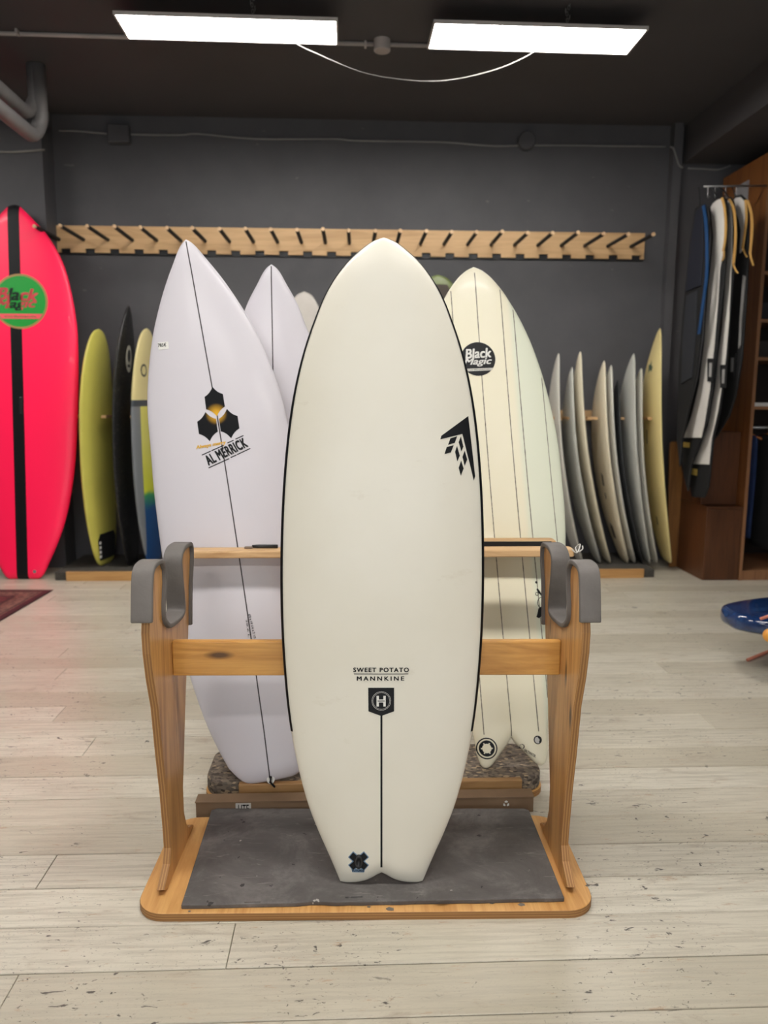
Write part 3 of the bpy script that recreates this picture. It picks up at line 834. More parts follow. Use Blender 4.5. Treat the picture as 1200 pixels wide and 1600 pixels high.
# ================================================================== YELLOWED FISH BOARD RIGHT
def mat_fish():
    m = NT('fish_board_resin'); tc = m.n('ShaderNodeTexCoord'); sx = m.n('ShaderNodeSeparateXYZ'); m.l(tc.outputs['Object'], sx.inputs[0])
    f = m.ramp(sx.outputs[0], [(.115, W0), (.135, W1)])
    a = m.noise(m.coords(), 2.0, 4)
    yel = m.ramp(a, [(.3, lin((230, 223, 194))), (.7, lin((236, 230, 207)))])
    m.set(Base_Color=m.mix(f, yel, lin((222, 225, 204))), Roughness=.45, Coat_Weight=.1)
    return m.m
rkF = (.07, .03)
baseF = hit(800, 1193, 2, FT)
lf = slot_lean(baseF, ZB, BR1 + .055)
tF = axis_tau(baseF, lf, (740, 414), rkF)
MF = lean_mat(baseF, lf, tF)
LF = nose_z(MF, (740, 414), rkF)
fr2 = [(753, 421), (775, 437), (800, 469), (819, 507), (845, 573), (853, 600), (860, 630), (872, 684), (880, 760), (884, 810), (884, 852), (855, 1130), (854, 1165)]
fl2 = [(727.5, 424.5), (712, 440), (691, 464), (736.5, 1168)]
pf = outline(MF, fl2[:3], fr2, LF, rkF)
pf = [p for p in pf if p[0] < LF * .975] + [(LF * .992, pf[-1][1] * .35), (LF, 0)]
print('FISH L', LF, 'hw', max(p[1] for p in pf), 'tau', math.degrees(tF), 'lean', math.degrees(lf))
fish = Board('surfboard', MF, LF, pf, .06, rkF, [(0, .095), (.1, .075), (.3, .05), (.5, .022), (.68, .003), (.78, 0), (.9, .008), (1, .05)], support=FT, label='pale yellow fish surfboard with several dark stringer lines and round black badge', cat='surfboard')
fish.body(mat_fish(), nu=33, nv=72)
def mat_line():
    m = NT('glue_line'); n = m.noise(m.coords((1, 1, 14)), 6, 3)
    m.set(Base_Color=m.ramp(n, [(.35, lin((70, 66, 56))), (.65, lin((150, 142, 122)))]), Roughness=.6)
    return m.m
ML = mat_line()
for x in (0, .093, .138, .228, -.093, -.138, -.228):
    zs = [z for z in np.linspace(.03, LF * .985, 160) if abs(x) < fish.w(z) - .006]
    zb = .1 if x == 0 else max(zs[0], .11)
    fish.line('stringer', [(x, zb), (x, zs[-1])], .0032 if abs(x) != .228 else .0026, ML)
bc = fish.px(747, 561); u_ = (fish.px(775, 561)[0] - bc[0]) / 28.5 if True else .002
bd_ = fish.decal('round_badge', [[(bc[0] + 27.5 * u_ * math.cos(2 * math.pi * k / 40), bc[1] + 27.5 * u_ * math.sin(2 * math.pi * k / 40)) for k in range(40)]], MAT['ink'], .0008)
fish.text('badge_lettering', 'Black', fish.px(727.5, 561), fish.px(769, 558.5), fish.px(725, 546), MAT['white_print'], .03, .25, .0014, bd_)
fish.text('badge_lettering', 'Magic', fish.px(724.5, 574), fish.px(768, 572), fish.px(725, 560.5), MAT['white_print'], .025, .25, .0016, bd_)
chord = [(bc[0] + s_ * 27.5 * u_ * math.cos(rad(a)), bc[1] + 27.5 * u_ * math.sin(rad(a))) for s_, a in ((-1, -34), (1, -34), (1, -45), (-1, -45))]
fish.decal('badge_band', [chord], plain('badge_band_grey', (206, 204, 194), .5), .0014, bd_)
fish.text('badge_lettering', 'surfboards', (chord[3][0] + .002, chord[3][1] + .003), (chord[2][0] - .002, chord[2][1] + .003), (chord[3][0] + .002, chord[0][1] - .003), MAT['ink'], .01, 0, .0019, bd_)
# prints at the two tail tips
rc = fish.px(760.7, 1169.5); uu = abs(fish.px(777, 1169.5)[0] - rc[0]) / 16.3
fish.decal('ring_print', ring(fish, rc, 14.6 * uu, 16.5 * uu), MAT['ink'])
fish.decal('ring_print', sum([ring(fish, rc, 7.2 * uu, 12.3 * uu, 5, a + 6, a + 52) for a in range(0, 360, 60)], []), MAT['ink'])
fish.decal('ring_print', sum([ring(fish, rc, 9.2 * uu, 12.3 * uu, 2, a - 9, a + 7) for a in range(0, 360, 60)], []), MAT['ink'])
p2 = fish.px(840, 1156)
lpb = obj('leash_plug', puck(fish, p2, 6.5 * uu, .003, bmesh.new()), MAT['ink'], fish.root, local=True, smooth=True)
fish.decal('plug_cup', [[(p2[0] + 5.2 * uu * math.cos(rad(a)), p2[1] + 5.2 * uu * math.sin(rad(a))) for a in range(0, 360, 18)]], plain('plug_cup_grey', (196, 194, 190), .4), .0040, lpb)
p3 = fish.px(815.5, 1166.5)
fish.decal('dot_print', [[(p3[0] + 4.0 * uu * math.cos(rad(a)), p3[1] + 4.0 * uu * math.sin(rad(a))) for a in range(0, 360, 24)]], MAT['ink'])
fish.text('tail_lettering', 'SALTWATER', fish.px(818.5, 1173.5), fish.px(836.5, 1184), fish.px(820, 1169.5), MAT['ink'], .02)
# dark splatter print by the right rail under the bar
ic = fish.px(849, 942)
for pl in ([ring(fish, ic, 9.5 * uu, 10.6 * uu, 18, 80, 300), ring(fish, fish.px(839, 928), 2.2 * uu, 3.2 * uu, 10), ring(fish, fish.px(838, 910), 0.2 * uu, 2.2 * uu, 8)]
           + [[P(fish, q)] for q in ([(841, 951), (845, 948), (851, 949), (852, 965), (846, 963), (842, 966), (838, 964), (840, 957)], [(840, 919), (843, 923), (848, 931), (847, 933), (841, 926), (838, 921)], [(846, 938), (851, 941), (850, 943), (846, 941)], [(845, 933), (851, 928), (852, 930), (846, 935)])]):
    fish.decal('ink_drawing', pl, MAT['ink'])

# ================================================================== NARROW WHITE BOARD between them
rkN = (.08, .03)
baseN = Vector((at_y(436, 1000, BR1 + .0).x, 0, FT)); 
baseN.y = BY1 - .07
ln = slot_lean(baseN, ZB, BR1 + .055)
MN0 = lean_mat(baseN, max(ln, rad(5)), 0)
tN = axis_tau(baseN, max(ln, rad(5)), (424, 410), rkN); MN = lean_mat(baseN, max(ln, rad(5)), tN)
LN = nose_z(MN, (424, 410), rkN)
prN = outline(MN, [(410, 429), (397, 453), (384.7, 479.5)], [(438, 424), (452, 446), (464.4, 467.4), (481, 503.7)], LN, rkN)
zt = min(z for z, _ in prN if z > LN * .75)
edge = [p for p in prN if p[0] > LN * .86]
Wn = .47
pn = [(z * LN, w_ * Wn / 2) for z, w_ in SHORT if z < .8] + [p for p in edge if p[0] < LN * .97] + [(LN * .992, edge[-1][1] * .35), (LN, 0)]
print('NARROW', LN, math.degrees(ln), math.degrees(tN), edge)
nar = Board('surfboard', MN, LN, pn, .052, rkN, support=FT, label='plain white pointed surfboard with dark stringer, half hidden behind the hexagon emblem board', cat='surfboard')
nar.body(MAT['board_white'], nu=25, nv=60)
nar.line('stringer', [(0, .002), (0, LN * .995)], .004, MAT['stringer'])

# ================================================================== WALL STORAGE
RAILW = wood('wall_rail_wood', (192, 152, 106), (216, 178, 130), 'X', .5, .55)
def peg_rail():
    yf = WALL - .03
    a, b, c, d = at_y(86, 348, yf), at_y(1008, 368, yf), at_y(1007, 408, yf), at_y(89, 391, yf)
    z1 = (a.z + b.z) / 2; z0 = (c.z + d.z) / 2; x0, x1 = a.x, b.x
    print('peg rail', x0, x1, z0, z1)
    r = empty('peg_rail', ((x0 + x1) / 2, WALL - .015, z0), 0, 'long light wooden peg rail screwed to the dark back wall', 'rail')
    obj('backing_strip', box(x0 + .0, x1, WALL - .012, WALL - .001, z0 - .012, z0 + .06), MAT['black_plastic'], r)
    bases = [at_y(91.7 + (985.6 - 91.7) * k / 24, 370 + 19 * k / 24, yf) for k in range(25)]
    zc = sum(p.z for p in bases) / 25
    xs0, xs1 = bases[0].x, bases[-1].x
    pts = [(x0, yf, z1), (x0, yf, z0)]
    for k in range(25):
        cx = xs0 + (xs1 - xs0) * k / 24 + .045
        if cx + .035 < x1:
            pts += [(cx - .034, yf, z0), (cx - .034, yf, z0 + .028), (cx + .034, yf, z0 + .028), (cx + .034, yf, z0)]
    pts += [(x1, yf, z0), (x1, yf, z1)]
    obj('rail_board', prism(pts, (0, .017, 0)), RAILW, r, bevel=.001)
    dark = plain('black_rod_foam', (30, 29, 29), .7); tip = wood('rod_tip_wood', (190, 150, 110), (222, 190, 150), 'Y')
    me = bpy.data.meshes.new('peg'); bm = tube([(0, 0, 0), (0, -.44, 0)], .0135, 12); bm.to_mesh(me); bm.free(); me.materials.append(dark)
    mt = bpy.data.meshes.new('peg_tip'); bm = tube([(0, -.4405, 0), (0, -.452, 0), (0, -.455, 0)], [.0135, .0135, .010], 12); bm.to_mesh(mt); bm.free(); mt.materials.append(tip)
    for k in range(25):
        o = bpy.data.objects.new('peg', me); COL.objects.link(o); o.parent = r
        x = xs0 + (xs1 - xs0) * k / 24
        o.location = (x - (x0 + x1) / 2, yf - (WALL - .015), zc - z0)
        o.rotation_euler = (rng.uniform(-.012, .012), 0, rng.uniform(-.01, .01))
        t = bpy.data.objects.new('peg_tip', mt); COL.objects.link(t); t.parent = o
peg_rail()

PLAT_Z = .06
def storage():
    x0, x1 = at_z(88, 906, 0).x, at_z(1022, 902, 0).x
    kx0, kx1 = at_z(107, 906, 0).x, at_z(1004, 902, 0).x
    yf = at_z(500, 906, 0).y
    r = empty('storage_rack', ((x0 + x1) / 2, yf + .3, 0), 0, 'low carpeted floor platform with wooden kerb and slotted rail for upright boards', 'rack')
    obj('platform', box(x0, x1, yf + .022, WALL - .02, 0, PLAT_Z), plain('dark_carpet', (70, 66, 60), .95, .25, 40, bump=.5), r, bevel=.004)
    obj('kerb', box(kx0, kx1, yf, yf + .0215, 0, PLAT_Z + .006), wood('storage_kerb_wood', (170, 122, 68), (204, 158, 100)), r, bevel=.002)
    # slotted rail at half height
    q = at_y(600, 648, WALL - .1); z = 1.155
    xa, xb = at_y(140, 648, WALL - .1).x, at_y(1036, 650, WALL - .1).x
    obj('rail_back', box(xa, xb, WALL - .04, WALL - .002, z - .03, z + .05), RAILW, r)
    return r, yf, z
STOR, SY, SZ = storage()
YB = SY + .30
def upright_board(nose, tail, face, turn, W, T, mat, label, prof=SHORT, rock=(.05, .02), name='surfboard', tailp=None):
    a, b = at_y(tail[0], tail[1], YB), at_y(nose[0], nose[1], YB)
    base = Vector((a.x - face * rock[1], YB, PLAT_Z)); d = Vector((b.x - face * rock[0] - base.x, 0, b.z - PLAT_Z)); L = d.length
    M = Matrix.Translation(base) @ Matrix.Rotation(math.atan2(d.x, d.z), 4, 'Y') @ Matrix.Rotation(rad((90 if face > 0 else -90) + turn), 4, 'Z')
    b_ = Board(name, M, L, [(z * L, w_ * W / 2) for z, w_ in prof], T, rock, tailp, support=PLAT_Z, label=label, cat='surfboard', group=None)
    b_.body(mat, nu=21, nv=40)
    return b_
tex = {}
tex['yellow'] = plain('pale_yellow_board', (208, 200, 96), .4, .06, 3, coat=.2)
tex['black'] = NT('black_carbon_board')
_v = tex['black'].coords(); _n = tex['black'].noise(_v, 60, 3, .7)
_s = tex['black'].n('ShaderNodeTexCoord'); _sx = tex['black'].n('ShaderNodeSeparateXYZ'); tex['black'].l(_s.outputs['Object'], _sx.inputs[0])
tex['black'].set(Base_Color=tex['black'].ramp(_n, [(.55, lin((24, 24, 25))), (.75, lin((92, 90, 86)))]), Roughness=.4)
tex['black'] = tex['black'].m
def mat_cream_blue(L):
    m = NT('cream_lime_blue_board'); tc = m.n('ShaderNodeTexCoord'); sx = m.n('ShaderNodeSeparateXYZ'); m.l(tc.outputs['Object'], sx.inputs[0])
    n = m.noise(m.coords(), 5, 3)
    ad = m.n('ShaderNodeMath', operation='MULTIPLY_ADD'); ad.inputs[1].default_value = .12; m.l(n, ad.inputs[0])
    m.l(sx.outputs[2], ad.inputs[2])
    mid = m.ramp(ad.outputs[0], [(0.0, lin((22, 60, 110))), (.50, lin((20, 72, 125))), (.585, lin((60, 150, 90))), (.62, lin((205, 210, 50))), (1.0, lin((214, 210, 110)))])
    # ramp positions are metres here (board about 1.7 m): above 1.17 m it is plain cream
    up = m.n('ShaderNodeMath', operation='GREATER_THAN'); up.inputs[1].default_value = 1.19; m.l(sx.outputs[2], up.inputs[0])
    band = m.n('ShaderNodeMath', operation='COMPARE'); band.inputs[1].default_value = 1.19; band.inputs[2].default_value = .022; m.l(sx.outputs[2], band.inputs[0])
    edge_ = m.n('ShaderNodeMath', operation='LESS_THAN'); edge_.inputs[1].default_value = -.165; m.l(sx.outputs[0], edge_.inputs[0])
    c = m.mix(edge_.outputs[0], mid, lin((120, 124, 128)))
    c = m.mix(up.outputs[0], c, lin((222, 208, 150)))
    c = m.mix(band.outputs[0], c, lin((70, 76, 82)))
    m.set(Base_Color=c, Roughness=.35, Coat_Weight=.2)
    return m.m
tex['grey1'] = plain('aged_white_board', (205, 202, 192), .45, .06, 3)
tex['grey2'] = plain('ivory_board', (222, 212, 188), .45, .06, 3)
tex['grey3'] = plain('dusty_white_board', (190, 190, 182), .45, .08, 3)
tex['dark'] = plain('dark_board', (44, 46, 48), .5, .1)
tex['tan'] = plain('tan_yellow_board', (224, 206, 146), .4, .06, 3)

yl = upright_board((155, 514), (167, 892), 1, -7, .54, .07, tex['yellow'], 'pale yellow round nose surfboard with black tail pad, leftmost in the wall rack', ROUND)
yl.decal('tail_pad', [[(-.13, .05), (.12, .05), (.14, .2), (.1, .24), (-.12, .245), (-.15, .2)]], MAT['black_plastic'], .004)
yl.decal('pad_print', [[(-.14 + k * .0, .07 + .034 * k), (-.115, .07 + .034 * k), (-.115, .09 + .034 * k), (-.14, .09 + .034 * k)] for k in range(4)], MAT['white_print'], .006)
bk = upright_board((201, 477), (208, 888), 1, -4, .50, .06, tex['black'], 'black speckled pointed surfboard with oval white badge, in the wall rack')
_c = (-.02, bk.L * .80)
bk.decal('oval_badge', [[(_c[0] + .055 * math.cos(rad(a)), _c[1] + .095 * math.sin(rad(a))) for a in range(0, 360, 15)]], plain('badge_grey', (188, 186, 176), .5), .001)
bk.decal('oval_badge_print', [[(_c[0] + .030 * math.cos(rad(a)), _c[1] + .02 + .045 * math.sin(rad(a))) for a in range(0, 360, 20)], [(_c[0] - .03, _c[1] - .06), (_c[0] + .025, _c[1] - .06), (_c[0] + .02, _c[1] - .04), (_c[0] - .025, _c[1] - .04)]], tex['dark'], .002)
cr = upright_board((230, 513), (243, 890), 1, -6, .52, .065, mat_cream_blue(1.7), 'cream surfboard with lime yellow and dark blue tail, in the wall rack', ROUND)
_c = (-.10, cr.L * .825)
cr.decal('oval_print', [ [(q[0], q[1]) for q in pl] for pl in [[(_c[0] + r_ * .05 * math.cos(rad(a)), _c[1] + r_ * .045 * math.sin(rad(a))) for r_, a in ((1, a0), (1, a0 + 20), (.7, a0 + 20), (.7, a0))] for a0 in range(0, 360, 20)]], tex['dark'], .001)
RB_ = [((873, 555), (906, 885), .46, 'grey1', 'aged white surfboard edge on, right beside the yellowed fish board'),
       ((894, 577), (934, 885), .44, 'grey3', 'dusty white surfboard edge on, lowest nose of the left pair in the right rack'),
       ((907, 553), (949, 889), .46, 'grey2', 'ivory surfboard edge on with tall nose, second tall one from the fish board'),
       ((944, 567), (976, 889), .48, 'grey2', 'ivory surfboard with dark print low on its face, in the middle of the right rack'),
       ((955, 574), (987, 887), .46, 'grey1', 'white surfboard pressed against the dark one in the right rack'),
       ((966, 597), (999, 887), .44, 'dark', 'dark grey surfboard standing among white ones in the right rack'),
       ((990, 555), (1009, 888), .50, 'grey3', 'grey white surfboard with broad face, left of the last white one in the right rack'),
       ((1002, 578), (1021, 886), .44, 'grey1', 'slim white surfboard, just left of the tan one in the right rack'),
       ((1031, 515), (1041, 895), .50, 'tan', 'tall tan yellow surfboard at the right end of the wall rack')]
rb = []
for (n, t, W, mk, lab) in RB_:
    rb.append(upright_board(n, t, -1, -3, W, .042, tex[mk], lab, SHORT, (-.135, -.06)))
for pl in ([(.03, .62), (.07, .62), (.075, .70), (.03, .72)], [(.04, .52), (.065, .52), (.065, .56), (.04, .57)], [(-.02, .2), (.05, .2), (.05, .3), (-.02, .32)]):
    rb[3].decal('dark_print', [pl], tex['dark'], .001)
rb[0].decal('dark_print', [[(-.06, .30), (-.02, .30), (-.02, .40), (-.06, .42)]], tex['dark'], .001)
_L = rb[8].L
rb[8].decal('leaf_print', [[(-.02 + r_ * math.cos(rad(a)), _L * .845 + r_ * math.sin(rad(a))) for a, r_ in ((0, .05), (40, .02), (80, .05), (120, .02), (160, .05), (200, .02), (240, .05), (285, .02), (315, .05), (340, .02))]], plain('leaf_green', (50, 74, 62), .5), .001)
for pl in ([(-.02, .92), (.0, .92), (.0, 1.02), (-.02, 1.03)], [(.02, .30), (.04, .30), (.04, .36), (.02, .37)]):
    rb[8].decal('dark_print', [pl], tex['dark'], .001)
# wooden teeth of the slotted rail stand between the boards
for pa, pb in ((104, 118), (158, 166), (203, 208), (861, 878), (888, 896), (918, 934), (968, 976), (1013, 1023)):
    ya = SY + .20
    xa, xb = at_y(pa, 652, ya).x, at_y(pb, 652, ya).x
    obj('rail_tooth', box(xa, xb, ya, WALL - .041, SZ - .012, SZ + .008), RAILW, STOR, bevel=.002)
# two boards leaning face on against the back wall behind the middle boards
def leaner(nose, W, T, mat, label, prof):
    yb_, yt = SY + .16, WALL - .16
    zt = at_y(nose[0], nose[1], yt).z
    ln_ = math.atan2(yt - yb_, zt - PLAT_Z)
    base = Vector((at_y(nose[0], nose[1], yt).x, yb_, PLAT_Z)); L = (zt - PLAT_Z) / math.cos(ln_)
    b = Board('surfboard', lean_mat(base, ln_), L, [(z * L, w_ * W / 2) for z, w_ in prof], T, (.05, .02), support=PLAT_Z, label=label, cat='surfboard')
    b.body(mat, nu=21, nv=44)
    return b
leaner((476, 458), .40, .055, plain('light_grey_board', (186, 180, 172), .45), 'light grey board tip peeking out beside the pointed white boards', ROUND)
gb = leaner((683, 432), .54, .06, plain('olive_green_board', (98, 110, 56), .4), 'olive green round board with dark deck peeking out behind the front board', ROUND)
gb.decal('dark_deck', [[(s_ * (gb.w(z) - .05), z) for s_, z in [(-1, z) for z in np.linspace(.2, gb.L - .075, 24)] + [(1, z) for z in np.linspace(gb.L - .075, .2, 24)]]], plain('dark_deck_grip', (70, 62, 54), .8), .001)

# ================================================================== RED BOARD LEFT
def red_board():
    base = at_z(37, 905, 0.0); base.y += .03
    ytop = WALL - .22 - .075
    zt = at_y(22.5, 320, ytop).z
    ln_ = math.atan2(ytop - base.y, zt)
    rkR = (.03, .02)
    t = axis_tau(base, ln_, (22.5, 319.5), rkR)
    M = lean_mat(base, ln_, t); L = nose_z(M, (22.5, 319.5), rkR)
    right = [(31, 325), (54, 345), (79, 374), (100, 411), (112.5, 460), (122, 525), (123, 592), (121.5, 644), (119, 709), (109, 786), (94, 841), (76.5, 880), (66, 903)]
    left = [(0, 891), (9, 906)]
    pr_ = outline(M, None, right, L, rkR)
    pr_ = [p for p in pr_ if p[0] < L * .97] + [(L * .988, pr_[-1][1] * .45), (L * .996, .035), (L, 0)]
    print('RED L', L, 'hw', max(p[1] for p in pr_), 'lean', math.degrees(ln_), 'tau', math.degrees(t))
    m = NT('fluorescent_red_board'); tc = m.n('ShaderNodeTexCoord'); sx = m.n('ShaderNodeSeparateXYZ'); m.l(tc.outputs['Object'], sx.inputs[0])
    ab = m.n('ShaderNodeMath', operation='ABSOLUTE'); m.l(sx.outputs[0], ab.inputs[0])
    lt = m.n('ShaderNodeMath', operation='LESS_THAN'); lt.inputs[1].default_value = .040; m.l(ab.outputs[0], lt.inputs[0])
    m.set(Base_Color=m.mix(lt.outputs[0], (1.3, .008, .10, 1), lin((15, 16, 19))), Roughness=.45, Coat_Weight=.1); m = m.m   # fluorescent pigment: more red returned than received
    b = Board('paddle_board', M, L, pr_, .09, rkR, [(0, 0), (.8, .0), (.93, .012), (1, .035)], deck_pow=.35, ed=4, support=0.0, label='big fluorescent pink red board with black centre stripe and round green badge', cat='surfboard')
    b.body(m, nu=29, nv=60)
    c, st = (0, 0), .040
    zs = [.001, .004, .01, .02, .04] + list(np.linspace(.07, L - .16, 60)) + [L - q_ for q_ in (.12, .09, .065, .045, .03, .02, .012, .007, .003, .001)]
    b.decal('centre_stripe', [[(-min(st, b.w(z_)), z_), (min(st, b.w(z_)), z_), (min(st, b.w(y_)), y_), (-min(st, b.w(y_)), y_)] for z_, y_ in zip(zs, zs[1:])], MAT['ink'], .0012, maxlen=.05)
    hc_ = b.px(33, 634)
    obj('grip_handle', (lambda bm: bm)(box(hc_[0] - .012, hc_[0] + .012, b.deck(0, hc_[1]) - .006, b.deck(0, hc_[1]) - .0012, hc_[1] - .06, hc_[1] + .06)), MAT['black_plastic'], b.root, local=True, bevel=.002)
    pl = b.px(54, 893)
    obj('leash_plug', puck(b, pl, .012, .003, bmesh.new()), MAT['steel'], b.root, local=True, smooth=True)
    g = b.px(31.5, 471); R_ = abs(b.px(75, 471)[0] - g[0])
    pink, green = plain('badge_pink', (250, 92, 104), .5, .02), plain('badge_green', (8, 158, 52), .5, .03)
    d0 = b.decal('round_badge', [[(g[0] + R_ * math.cos(rad(a)), g[1] + R_ * math.sin(rad(a))) for a in range(0, 360, 9)]], plain('badge_rim', (176, 138, 84), .5, .03), .0014)
    b.decal('badge_field', [[(g[0] + .925 * R_ * math.cos(rad(a)), g[1] + .925 * R_ * math.sin(rad(a))) for a in range(0, 360, 9)]], green, .002, d0)
    ch = [(g[0] + s_ * .925 * R_ * math.cos(rad(a)), g[1] + .925 * R_ * math.sin(rad(a))) for s_, a in ((-1, -29), (1, -29), (1, -43), (-1, -43))]
    b.decal('badge_band', [ch], pink, .0026, d0)
    b.text('badge_lettering', 'surfboards', (ch[3][0] + .02, ch[3][1] + .01), (ch[2][0] - .02, ch[2][1] + .01), (ch[3][0] + .02, ch[0][1] - .012), green, .01, 0, .0032, d0)
    q = lambda x, y: b.px(0 + x / 13.33, 420 + y / 13.33)
    # the words read pink beside the stripe and dark on it
    for word, bl_, br_, tl_, bold in (('Black', (-70, 645), (800, 685), (-70, 385), .035), ('Magic', (-90, 890), (760, 860), (-80, 650), .03)):
        v, f = text2d(word, bold, .28)
        B0, B1, T0 = Vector(q(*bl_)), Vector(q(*br_)), Vector(q(*tl_))
        Pp = [B0 + (B1 - B0) * a + (T0 - B0) * c_ for a, c_ in v]
        polys = [[Pp[i] for i in k] for k in f]
        b.decal('badge_lettering', polys, mat_two(pink, st), .0034, d0, .01)
    return b
def mat_two(pink, st):
    m = NT('badge_letter_print'); tc = m.n('ShaderNodeTexCoord'); sx = m.n('ShaderNodeSeparateXYZ'); m.l(tc.outputs['Object'], sx.inputs[0])
    ab = m.n('ShaderNodeMath', operation='ABSOLUTE'); m.l(sx.outputs[0], ab.inputs[0])
    lt = m.n('ShaderNodeMath', operation='LESS_THAN'); lt.inputs[1].default_value = st; m.l(ab.outputs[0], lt.inputs[0])
    m.set(Base_Color=m.mix(lt.outputs[0], lin((250, 92, 104)), lin((14, 46, 30))), Roughness=.5)
    return m.m
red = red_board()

# ================================================================== RUG
def rug():
    c = at_z(82, 922, .006); d = at_z(0, 970, .006)
    a = math.atan2(c.x - d.x, c.y - d.y)
    o = empty('rug', c, -a, 'dark red patterned oriental rug corner on the floor by the red board', 'rug')
    m = NT('rug_weave'); tc = m.n('ShaderNodeTexCoord'); sx = m.n('ShaderNodeSeparateXYZ'); m.l(tc.outputs['Object'], sx.inputs[0])
    mn = m.n('ShaderNodeMath', operation='MAXIMUM'); m.l(sx.outputs[0], mn.inputs[0]); m.l(sx.outputs[1], mn.inputs[1])
    ng = m.n('ShaderNodeMath', operation='MULTIPLY'); ng.inputs[1].default_value = -1.0; m.l(mn.outputs[0], ng.inputs[0])
    bands = m.ramp(ng.outputs[0], [(0, lin((70, 22, 30))), (.045, lin((96, 26, 38))), (.05, lin((150, 100, 86))), (.06, lin((60, 30, 32))), (.075, lin((140, 96, 84))), (.16, lin((120, 70, 62))), (.17, lin((60, 28, 30))), (.2, lin((110, 40, 44)))])
    n = m.noise(m.coords((1, 1, 1)), 28, 3, .6)
    m.set(Base_Color=m.mix(m.ramp(n, [(.45, W0), (.6, (.6, .6, .6, 1))]), bands, lin((50, 26, 30))), Roughness=.95)
    m.bump(m.noise(m.coords(), 220, 2), .4, .002)
    obj('pile', box(-1.6, 0, -2.4, 0, .0012 - .006, .008 - .006), m.m, o, local=True, bevel=.002)
    bm = bmesh.new()
    for k in range(120):
        x = -1.59 + 1.58 * k / 119
        box(x, x + .006, 0.0, .03, -.0045, -.0025, bm)
    obj('fringe', bm, plain('rug_fringe', (160, 140, 122), .9), o, local=True, kind='stuff')
rug()

